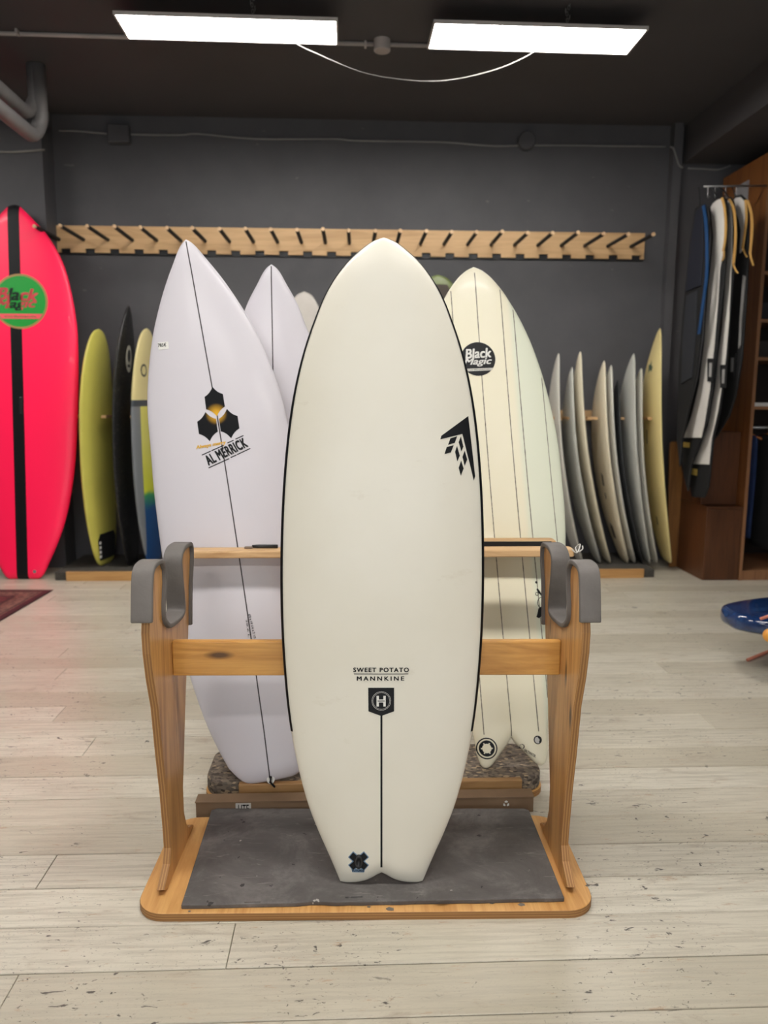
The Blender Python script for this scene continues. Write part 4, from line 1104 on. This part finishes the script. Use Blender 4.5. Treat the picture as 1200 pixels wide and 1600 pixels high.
# ================================================================== RIGHT SIDE: cabinets, hanging bags
CABW = wood('red_brown_veneer', (70, 40, 20), (94, 56, 31), 'Z', .7, .4)
CABE = wood('cabinet_edge_wood', (122, 84, 56), (150, 106, 72), 'Z', 1, .5)
CABP = wood('orange_brown_panel', (104, 60, 27), (138, 86, 42), 'Z', .6, .45)
def cabinets():
    yc = at_z(1125, 907, 0).y
    xl, xr = at_y(1098, 900, yc).x, at_y(1153, 900, yc).x
    yb_ = at_z(1067, 886, 0).y
    zt = at_y(1110, 792, yc).z
    zu = at_y(1140, 675, yc + .10).z
    r = empty('cabinet', ((xl + xr) / 2, yc, 0), 0, 'low red brown wooden box cabinet on the floor under the hanging bags', 'cabinet')
    obj('body', box(xl, xr, yc + .012, yb_, 0, zt - .016), CABW, r, bevel=.002)
    obj('front_panel', box(xl, xr, yc, yc + .0115, 0.004, zt - .018), CABW, r, bevel=.002)
    obj('top_board', box(xl - .004, xr + .002, yc - .003, yb_, zt - .0155, zt), CABW, r, bevel=.002)
    r2 = empty('cabinet', ((xl + xr) / 2, yc + .10, zt), 0, 'red brown wooden crate stacked on the low cabinet, beside the tall wardrobe', 'cabinet')
    obj('body', box(xl, xr, yc + .112, yb_, zt + .0008, zu), CABW, r2, bevel=.002)
    obj('front_panel', box(xl, xr, yc + .10, yc + .1115, zt + .004, zu), CABW, r2, bevel=.002)
    # tall open wardrobe
    X0 = xr + .004; ztop = min(BEAM.z - .003, at_y(1195, 236, yc).z)
    X1 = XR - .02
    t = .022
    w_ = empty('wardrobe', ((X0 + X1) / 2, yc, 0), 0, 'tall open wooden wardrobe with shelves and hanging clothes at the right edge', 'wardrobe')
    obj('side_panel', box(X0, X0 + t, yc + .001, WALL - .1, .0, ztop), CABP, w_)
    obj('side_edge', box(X0, X0 + t, yc - .006, yc, .0, ztop), CABE, w_)
    obj('side_panel', box(X1 - t, X1, yc + .001, WALL - .1, .0, ztop), CABP, w_)
    obj('back_panel', box(X0 + t, X1 - t, WALL - .112, WALL - .1, .0, ztop), plain('wardrobe_back', (40, 30, 26), .7), w_)
    obj('top_panel', box(X0 + t, X1 - t, yc, WALL - .112, ztop - t, ztop), CABP, w_)
    for py in (421, 497, 558, 635):
        z = at_y(1183, py, yc).z
        obj('shelf', box(X0 + t, X1 - t, yc + (.06 if py < 500 else .002), WALL - .112, z - .022, z), CABE, w_, bevel=.001)
    z = at_y(1183, 888, yc).z
    obj('floor_board', box(X0 + t, X1 - t, yc + .002, WALL - .112, 0, .07), CABE, w_)
    rz = at_y(1183, 668, yc + .25).z
    obj('clothes_rail', tube([(X0 + t, yc + .26, rz), (X1 - t, yc + .26, rz)], .012, 12), MAT['steel'], w_, smooth=True)
    # papers on the lowest shelf
    zs = at_y(1183, 635, yc).z
    p = at_y(1176, 630, yc + .02)
    o = obj('paper_stack', box(p.x, p.x + .26, yc + .02, yc + .26, zs + .0005, zs + .025), plain('white_paper', (214, 212, 208), .8), bevel=.002)
    tag(o, 'stack of white paper or folded cloth on the wardrobe shelf', 'stack')
    # dark folded clothes on the shelves
    dk = [plain('dark_cloth_a', (34, 34, 38), .9), plain('dark_cloth_b', (48, 42, 40), .9)]
    for i, py in enumerate((497, 558)):
        z = at_y(1183, py, yc).z
        o = obj('folded_clothes', prism([(x, yc + .1, z + .0005 + zz) for x, zz in rrect(X0 + t + .04, X0 + t + .40, 0, .12, .03, 3)], (0, .3, 0)), dk[i], bevel=.01)
        tag(o, ('dark folded clothes on the upper middle wardrobe shelf', 'dark brown folded clothes on the shelf above the white stack')[i], 'clothes')
    # hanging clothes
    def garment(px, wid, z0, mat, nm, lab, hanger=True, thick=.035):
        xg = at_y(px, 700, yc + .12).x
        g = empty(nm, (xg, yc + .26, rz - .03), 0, lab, 'clothes')
        bm = bmesh.new(); rings = []
        n = 14
        for j in range(n + 1):
            t_ = j / n; z = rz - .055 - (rz - .055 - z0) * t_
            half = wid * (.35 + .65 * min(1, t_ * 5)) if nm != 'jeans' else wid * (.8 + .1 * math.sin(3 * t_))
            ring_ = []
            for k in range(16):
                a = 2 * math.pi * k / 16
                rr = 1 + .18 * math.sin(5 * a + j * .4) + .07 * math.sin(9 * a)
                ring_.append(bm.verts.new((xg + thick * rr * math.cos(a), yc + .26 + half * math.sin(a), z)))
            rings.append(ring_)
        for a, b in zip(rings, rings[1:]):
            for k in range(16): bm.faces.new((a[k], a[(k + 1) % 16], b[(k + 1) % 16], b[k]))
        bm.faces.new(rings[0]); bm.faces.new(rings[-1][::-1])
        obj('cloth', bm, mat, g, smooth=True)
        if hanger:
            hk = smooth_path([(xg, yc + .26 + .004, rz - .05), (xg, yc + .262, rz - .02), (xg, yc + .275, rz + .005), (xg, yc + .26, rz + .016), (xg, yc + .245, rz + .004)], 4)
            bm = tube(hk, .003, 6); tube([(xg, yc + .10, rz - .075), (xg, yc + .26, rz - .045), (xg, yc + .42, rz - .075)], .007, 8, bm)
            obj('hanger', bm, plain('hanger_wood', (190, 120, 70), .5), g, smooth=True)
    garment(1186, .13, .28, plain('blue_denim', (26, 46, 86), .85, .2, 12), 'jeans', 'blue denim trousers on a hanger inside the wardrobe', thick=.024)
    garment(1216, .16, .2, plain('black_cloth', (26, 26, 28), .9), 'coat', 'black garment on a hanger right of the blue trousers')
    garment(1242, .17, .25, plain('black_cloth_b', (30, 29, 30), .9), 'coat', 'second dark garment from the blue trousers in the wardrobe')
    # notice taped to the panel
    a = at_x(1152, 291, X0 - .001); b = at_x(1168, 318, X0 - .001)
    o = obj('paper_notice', box(X0 - .002, X0 - .0005, min(a.y, b.y), max(a.y, b.y), min(a.z, b.z), max(a.z, b.z)), plain('grey_notice_paper', (150, 148, 150), .8))
    tag(o, 'small grey paper notice taped high on the wardrobe side', 'notice')
    return yc, X0, xl
YC, WX0, CXL = cabinets()

def bags():
    yr = YC + .012
    za = at_y(1100, 291.5, yr).z
    xa = at_y(1100, 291.5, yr).x
    r = empty('hanging_rail', (xa, yr, za), 0, 'thin metal rail with hooks above the hanging board bags', 'rail')
    obj('rod', tube([(xa, yr, za), (WX0 - .0005, yr, za + .012)], .007, 8), MAT['steel'], r, smooth=True)
    for px in (1106, 1117, 1134, 1150):
        p = at_y(px, 300, yr)
        obj('hook', tube(smooth_path([(p.x, yr, za), (p.x, yr, za - .05), (p.x, yr - .012, za - .075), (p.x, yr - .03, za - .07)], 4), .004, 7), MAT['steel'], r, smooth=True)
    blk, wht = plain('bag_black_nylon', (17, 17, 19), .75, .15, 20), plain('bag_white_panel', (214, 209, 202), .6, .05, 8, bump=.15)
    navy = plain('bag_navy_nylon', (18, 22, 36), .75, .1); gold = plain('gold_print', (196, 166, 82), .5); strap_y = plain('ochre_strap', (196, 152, 84), .6, .08)
    blue = plain('blue_strap', (14, 62, 108), .6, .08); lab = plain('grey_label', (150, 148, 146), .7)
    def slab(px, X, t): return prism([at_x(a, b, X) for a, b in px], (t, 0, 0))
    def bag(X, outline_, label, panel=None, straps=(), prints=(), tagpx=None, extra=()):
        p = at_x(outline_[0][0], outline_[0][1], X)
        b = empty('board_bag', (X, p.y, min(at_x(a, c, X).z for a, c in outline_)), 0, label, 'bag')
        bd = obj('bag_body', slab(outline_, X, .016), blk, b, bevel=.006)
        for nm, px, mt in ((('face_panel', panel, wht),) if panel else ()) + tuple(extra):
            obj(nm, slab(px, X - .008, .0085), mt, b, bevel=.003)
        for pts, mt, wd in straps:
            path = smooth_path([at_x(a, c, X - .014) for a, c in pts], 5)
            obj('strap', ribbon(path, wd, .006, (0, 1, .0)), mt, b)
        top = max((at_x(a, c, X) for a, c in outline_), key=lambda q: q.z)
        obj('hang_loop', tube(smooth_path([(X + .008, top.y, top.z - .02), (X + .008, (top.y + yr) / 2, (top.z + za) / 2), (X + .008, yr, za - .004)], 4), .004, 6), blk, b, smooth=True)
        for (px, py, ww, hh) in prints:
            q = at_x(px, py, X - .004)
            for k in range(3):
                o_ = obj('number_print', box(X - .006, X - .0005, q.y - ww * (.5 - k * .34), q.y - ww * (.5 - k * .34) + ww * .24, q.z - hh / 2, q.z + hh / 2), gold, b)
        if tagpx:
            obj('woven_label', slab([(tagpx[0] - 5, tagpx[1]), (tagpx[0] + 6, tagpx[1]), (tagpx[0] + 3.5, tagpx[1] + 36), (tagpx[0] - 5, tagpx[1] + 36)], X - .013, .004), blk, b)
            obj('label_print', slab([(tagpx[0] - 2, tagpx[1] + 7), (tagpx[0] + 2.2, tagpx[1] + 7), (tagpx[0] + 1.2, tagpx[1] + 29), (tagpx[0] - 2.5, tagpx[1] + 29)], X - .0145, .0012), lab, b)
        return b
    yn = YC - .24
    X1 = at_y(1109, 400, yn).x; X2 = at_y(1132, 350, yn).x; X3 = at_y(1146, 350, yn).x; X4 = at_y(1167, 350, yn).x
    X2 = max(X2, X1 + .06); X3 = max(X3, X2 + .06); X4 = min(max(X4, X3 + .06), WX0 - .055)
    print('bags', X1, X2, X3, X4, WX0)
    bag(X1, [(1085, 326), (1092, 320), (1099, 317), (1105, 322), (1107, 345), (1104, 400), (1099, 450), (1093, 535), (1086, 590), (1075, 640), (1064, 690), (1061, 730), (1057, 690), (1058, 640), (1060, 570), (1065, 500), (1071, 440), (1077, 380)],
        'black and navy hanging bag with one blue strap, leftmost of the hanging bags',
        straps=(([(1099, 321), (1103, 350), (1104.5, 390), (1104, 430), (1098, 480), (1092, 522)], blue, .035),),
        extra=(('navy_panel', [(1087, 330), (1094, 324), (1097, 330), (1098, 380), (1095, 446), (1071, 456), (1074, 420), (1079, 376)], navy), ('grey_panel', [(1072, 462), (1088, 454), (1086, 520), (1080, 590), (1064, 600), (1066, 530)], plain('grey_nylon', (36, 38, 44), .7))))
    bag(X2, [(1107, 326), (1112, 316), (1120, 309), (1128, 306), (1133, 312), (1135, 335), (1134, 390), (1129, 450), (1121, 520), (1114, 600), (1104, 660), (1094, 690), (1086, 708), (1079, 730), (1074, 768), (1068, 745), (1062, 690), (1075, 650), (1090, 590), (1099, 530), (1104, 440), (1109, 400), (1111, 370)],
        'white faced black board bag with gold print, just right of the blue strap bag',
        panel=[(1110, 324), (1114, 317), (1120, 312), (1127, 310), (1130, 318), (1131, 350), (1130, 390), (1124, 420), (1121, 470), (1115, 540), (1108, 610), (1100, 660), (1095, 684), (1068, 684), (1080, 650), (1092, 600), (1100, 535), (1106, 450), (1111, 405), (1114, 370)],
        straps=(([(1128, 309), (1132, 325), (1134, 350), (1133, 375), (1130, 392)], strap_y, .023), ([(1131, 392), (1131, 402), (1128, 408)], strap_y, .014)), prints=((1072, 695, .1, .035),), tagpx=(1110, 560))
    bag(X3, [(1134, 312), (1139, 307), (1144, 314), (1148, 335), (1147, 400), (1141, 470), (1135, 560), (1124, 640), (1113, 690), (1106, 760), (1099, 778), (1080, 776), (1072, 730), (1088, 700), (1103, 660), (1115, 600), (1120, 550), (1126, 500), (1131, 440), (1133, 380)],
        'white faced black board bag with large gold print, middle and longest of the hanging bags',
        panel=[(1136, 313), (1140, 316), (1143, 345), (1143, 400), (1141, 430), (1138, 500), (1133, 560), (1121, 642), (1111, 685), (1107, 726), (1083, 725), (1092, 702), (1106, 665), (1117, 605), (1122, 555), (1128, 511), (1132, 455), (1134, 420), (1137, 380), (1136, 340)],
        straps=(([(1139, 311), (1146, 325), (1149, 350), (1149, 380), (1146, 412)], strap_y, .023), ([(1146, 413), (1149, 421), (1153, 427)], strap_y, .014)), prints=((1083, 737, .12, .045),), tagpx=(1130, 570))
    bag(X4, [(1141, 316), (1148, 306), (1156, 304), (1164, 311), (1168, 330), (1168, 400), (1164, 480), (1158, 560), (1148, 620), (1138, 650), (1120, 680), (1112, 690), (1120, 640), (1132, 560), (1140, 480), (1148, 400)],
        'black board bag with white rounded top and two ochre straps, rightmost of the hanging bags',
        panel=[(1143, 316), (1149, 309), (1156, 308), (1162, 314), (1164, 330), (1163, 352), (1158, 392), (1155, 396), (1157, 360), (1153, 340)],
        straps=(([(1165, 312), (1166, 340), (1163, 370), (1160, 388)], strap_y, .023), ([(1168, 313), (1174, 335), (1175, 360), (1172, 396)], strap_y, .023), ([(1161, 388), (1164, 396), (1167, 402)], strap_y, .014), ([(1172, 396), (1175, 408), (1177, 415)], strap_y, .014)), tagpx=(1144, 552),
        extra=(('grey_strip', [(1160, 430), (1164, 432), (1158, 500), (1156, 540), (1153, 545), (1155, 500)], plain('pale_strip', (120, 118, 116), .7)),))
bags()

def wood_plank():
    y = WALL - .30
    pts = [(1047, 693), (1050, 690), (1058, 690), (1061, 694), (1064, 720), (1071, 780), (1072, 815), (1069, 860), (1065, 893), (1045, 893), (1044, 830), (1045, 760)]
    q = [at_y(a, b, y) for a, b in pts]
    q = [Vector((p.x, y, max(p.z, 0.001))) for p in q]
    zmin = min(p.z for p in q)
    q = [Vector((p.x, p.y, p.z - zmin + .001)) for p in q]
    o = obj('balance_board', prism(q, (0, .02, 0)), wood('aged_orange_plywood', (108, 68, 28), (142, 96, 46), 'Z', .8, .5), bevel=.003)
    o.location = (0, 0, 0)
    tag(o, 'worn orange brown wooden board standing behind the tan surfboard', 'board')
wood_plank()

# ================================================================== BLUE BOARD on a low stand, right edge
def blue_board():
    z0, T = .165, .15
    yn = at_z(1190, 990, z0).y
    W, L = .56, 1.55
    yc_ = yn + W / 2 - .29
    nose = at_y(1142, 953, yc_ - .05)
    # lying flat: local Z (length) towards -X, deck (local -Y) up
    M = Matrix.Translation((nose.x + L, yc_, z0 + .45 * T)) @ Matrix(((0, 0, -1, 0), (-1, 0, 0, 0), (0, -1, 0, 0), (0, 0, 0, 1)))
    m = NT('glossy_blue_board'); n = m.noise(m.coords((1, 1, .25)), 14, 5, .7)
    m.set(Base_Color=m.ramp(n, [(.3, lin((12, 26, 56))), (.55, lin((24, 52, 98))), (.75, lin((54, 86, 128)))]), Roughness=.12, Coat_Weight=.6)
    prof = [(z * L, w_ * W / 2) for z, w_ in [(0, .55), (.1, .75), (.3, .97), (.5, 1), (.7, .94), (.82, .82), (.90, .68), (.96, .50), (.985, .34), (.997, .16), (1, 0)]]
    b = Board('surfboard', M, L, prof, T, (.012, .01), label='thick glossy dark blue board lying on a low stand at the right edge', cat='surfboard', ed=7, deck_pow=.4, nose_cap=.03)
    b.body(m.m, nu=29, nv=60)
    st = empty('board_stand', (nose.x + .7, yc_, 0), 0, 'low stand of coral rods with orange ball ends under the blue board', 'stand')
    coral, orange = plain('coral_rod', (196, 122, 98), .5, .06), plain('orange_ball', (222, 152, 62), .45, .06)
    zt = z0 - .004
    for x in (nose.x + .50, nose.x + 1.15):
        for y in (yc_ - .2, yc_ + .2):
            obj('rod', tube([(x, y, .012), (x, y, zt - .02)], .011, 10), coral, st, smooth=True)
        obj('rod', tube([(x, yc_ - .34, zt - .012), (x, yc_ + .30, zt - .012)], .011, 10), coral, st, smooth=True)
        for yy in (yc_ - .36, yc_ + .32):
            bm = bmesh.new(); bmesh.ops.create_uvsphere(bm, u_segments=16, v_segments=10, radius=.026, matrix=Matrix.Translation((x, yy, zt - .012)))
            obj('ball', bm, orange, st, smooth=True)
    a = at_z(1168, 1031, .009); c = at_z(1215, 1012, .009)
    d = (c - a).normalized()
    obj('rod', tube([a, a + d * 1.0], .008, 10), coral, st, smooth=True)
    a = at_y(1188, 967, yc_ - .36); 
    obj('rod', tube([a, a + Vector((.3, .0, .10))], .007, 10), coral, st, smooth=True)
    bm = bmesh.new(); q = at_y(1203, 993, yc_ - .36); bmesh.ops.create_uvsphere(bm, u_segments=16, v_segments=10, radius=.03, matrix=Matrix.Translation(q))
    obj('ball', bm, orange, st, smooth=True)
blue_board()

# ================================================================== LIGHTS, CABLES, PIPES
FRAME = plain('light_frame_white', (206, 200, 196), .5, .04)
DIFF = emit('led_diffuser', LED_COLOR, LED_STRENGTH)
def led(cx, cy, cz, rz, lx, ly, label, group=None):
    o = empty('ceiling_light', (cx, cy, cz), rz, label, 'light', group)
    obj('housing', box(-lx / 2, lx / 2, -ly / 2, ly / 2, .004, .013), FRAME, o, local=True)
    bm = box(-lx / 2, lx / 2, -ly / 2, -ly / 2 + .010, -.004, .0035); box(-lx / 2, lx / 2, ly / 2 - .010, ly / 2, -.004, .0035, bm)
    box(-lx / 2, -lx / 2 + .010, -ly / 2 + .0101, ly / 2 - .0101, -.004, .0035, bm); box(lx / 2 - .010, lx / 2, -ly / 2 + .0101, ly / 2 - .0101, -.004, .0035, bm)
    obj('frame', bm, FRAME, o, local=True)
    obj('diffuser', box(-lx / 2 + .0105, lx / 2 - .0105, -ly / 2 + .0105, ly / 2 - .0105, .0, .003), DIFF, o, local=True)
    for x in (.135,):
        bm = bmesh.new(); z = .024; k = 0
        while z < CEIL - cz - .004:
            c = Vector((x + .012 * math.sin(k * 1.7), -ly * .47, z + .008)); ax = (1, 0, 0) if k % 2 else (0, 1, 0)
            pts = [c + Vector(((math.cos(a) * .006) if k % 2 == 0 else 0, (math.cos(a) * .006) if k % 2 else 0, math.sin(a) * .011)) for a in [2 * math.pi * i / 10 for i in range(11)]]
            tube(pts, .0016, 5, bm, caps=False); z += .0155; k += 1
        obj('chain', bm, MAT['steel'], o, local=True, smooth=True)
    return o
LZ = 3.22
def light_from_px(a, b, c, d, label):
    q = [at_z(*p, LZ) for p in (a, b, c, d)]            # near left, near right, far right, far left
    cen = sum(q, Vector()) / 4
    ux = ((q[1] - q[0]) + (q[2] - q[3])) / 2; uy = ((q[3] - q[0]) + (q[2] - q[1])) / 2
    print('LIGHT', cen, ux.length, uy.length, math.degrees(math.atan2(ux.y, ux.x)))
    return led(cen.x, cen.y, LZ, math.atan2(ux.y, ux.x), ux.length, uy.length, label), cen, ux, uy
l1 = light_from_px((178, 21), (528, 31), (528, 70), (198, 60), 'long white ceiling light panel hanging on the left')
l2 = light_from_px((676, 33), (1014, 46), (980, 84), (669, 77), 'long white ceiling light panel hanging on the right')
k = 0
for yy in (1.4, -1.6):  # unseen panels, added to supply the rest of the light
    for xx in (-1.05, .75):
        k += 1
        led(xx + .02 * k, yy, LZ, 0, 1.16, .28, 'added ceiling light panel out of the frame, row %s, %s one' % ({1.4: 'over the front rack', -1.6: 'behind the camera'}[yy], 'left' if xx < 0 else 'right'), 'added ceiling light panels out of view')
led(-3.45, 4.35, LZ, 0, 1.14, .28, 'added ceiling light panel out of the frame, left of the left hanging one')  # unseen panel added to brighten the red board and the left side
# sagging lamp cable between the two lights
cab = plain('pale_cable', (150, 147, 143), .6)
yc_ = l1[1].y + .05
pp = [at_y(x, y, yc_) for x, y in ((462, 67), (500, 86), (560, 111), (610, 122), (665, 127), (710, 124), (760, 113), (800, 99), (838, 78))]
pp = [pp[0] + Vector((0, 0, .05))] + pp + [pp[-1] + Vector((0, 0, .05))]
o = obj('lamp_cable', tube(smooth_path(pp, 5), .0016, 6), cab, smooth=True); tag(o, 'thin pale cable sagging between the two ceiling lights', 'cable')
# ceiling conduit with round box
gr = plain('conduit_grey', (176, 168, 164), .6)
zc = CEIL - .012
a, b = at_z(-40, 51, zc), at_z(690, 72, zc)
a = b + (a - b) * ((XL + .002 - b.x) / (a.x - b.x))
cd = empty('conduit', (a + b) / 2, 0, 'straight grey conduit on the ceiling with a round junction box', 'conduit')
obj('conduit_pipe', tube([a, b], .0115, 10), gr, cd, smooth=True)
c = at_z(597, 71, CEIL - .03)
bm = tube([(c.x, c.y, CEIL - .0005), (c.x, c.y, CEIL - .058), (c.x, c.y, CEIL - .062)], [.048, .048, .044], 24)
obj('junction_box', bm, gr, cd)
for px in (170 / 3, 0):
    pass
for px, py in ((27, 50), (571, 69)):
    q = at_z(px, py, zc); obj('clip', box(q.x - .006, q.x + .006, q.y - .02, q.y + .02, CEIL - .028, CEIL - .0005), gr, cd)
# cable along the top of the back wall
wc = plain('grey_wall_cable', (138, 136, 135), .7)
yw = WALL - .006
pp = [at_y(x, y, yw) for x, y in ((92, 204), (120, 204.6), (168, 209), (202, 210), (280, 211), (310, 209), (400, 217), (520, 217), (560, 220), (690, 222), (770, 228), (860, 227), (1040, 229))]
pp = smooth_path(pp, 4)
yq = WALL - .085 - .002
pp2 = [at_y(x, y, yq) for x, y in ((1047, 229.5), (1052, 232), (1057, 246), (1061, 258), (1067, 262))]
pp3 = [at_y(x, y, yw) for x, y in ((1075, 263), (1100, 264), (1122, 265), (1141, 259))]
o = obj('wall_cable', tube(pp, .0065, 7), wc, smooth=True); tag(o, 'grey cable running along the top of the back wall', 'cable')
o = obj('wall_cable', tube(smooth_path(pp2, 4), .0065, 7), wc, smooth=True); tag(o, 'short grey cable stepping down over the right pilaster', 'cable')
o = obj('wall_cable', tube(smooth_path(pp3, 4), .0065, 7), wc, smooth=True); tag(o, 'grey cable under the beam above the hanging bags', 'cable')
q = at_y(186, 209, WALL - .03)
o = obj('junction_box', box(q.x - .08, q.x + .08, WALL - .07, WALL - .0005, q.z - .07, q.z + .06), MAT['wall'], bevel=.012); tag(o, 'square dark junction box high on the left of the back wall', 'box')
q = at_y(823, 220, WALL - .03)
o = obj('junction_box', tube([(q.x, WALL - .0005, q.z), (q.x, WALL - .05, q.z), (q.x, WALL - .056, q.z)], [.068, .066, .058], 24), MAT['wall']); tag(o, 'round dark junction box high on the right of the back wall', 'box')
q0 = [at_y(x, y, WALL - .232) for x, y in ((-20, 237), (20, 237.5), (45, 236), (70, 234))]
o = obj('wall_cable', tube(q0, .007, 7), plain('pale_pipe', (150, 146, 140), .6), smooth=True); tag(o, 'pale cable across the left pier under the pipes', 'cable')
pg = plain('pipe_grey_paint', (116, 113, 112), .55)
for i, (e, dz) in enumerate((((49, 183), 0), ((58, 218), 0))):
    yE = 5.2
    p = at_y(e[0], e[1], yE)
    pts = [(p.x, YF + .001, p.z), (p.x, 1.0, p.z), (p.x, 3.0, p.z), (p.x, yE - .12, p.z)]
    for k in range(1, 7):
        a = rad(15 * k); pts.append((p.x + .03 * (1 - math.cos(a)), yE - .12 + .12 * math.sin(a), p.z + .12 * (1 - math.cos(a))))
    pts += [(p.x + .03, yE, CEIL - .002)]
    if pts[-2][2] > CEIL - .01: pts = pts[:-2] + [pts[-1]]
    o = obj('pipe', tube(pts, .045 if i else .042, 16), pg, smooth=True)
    tag(o, ('upper grey pipe bending into the ceiling at the top left', 'lower grey pipe bending up in front of the left pier')[i], 'pipe')
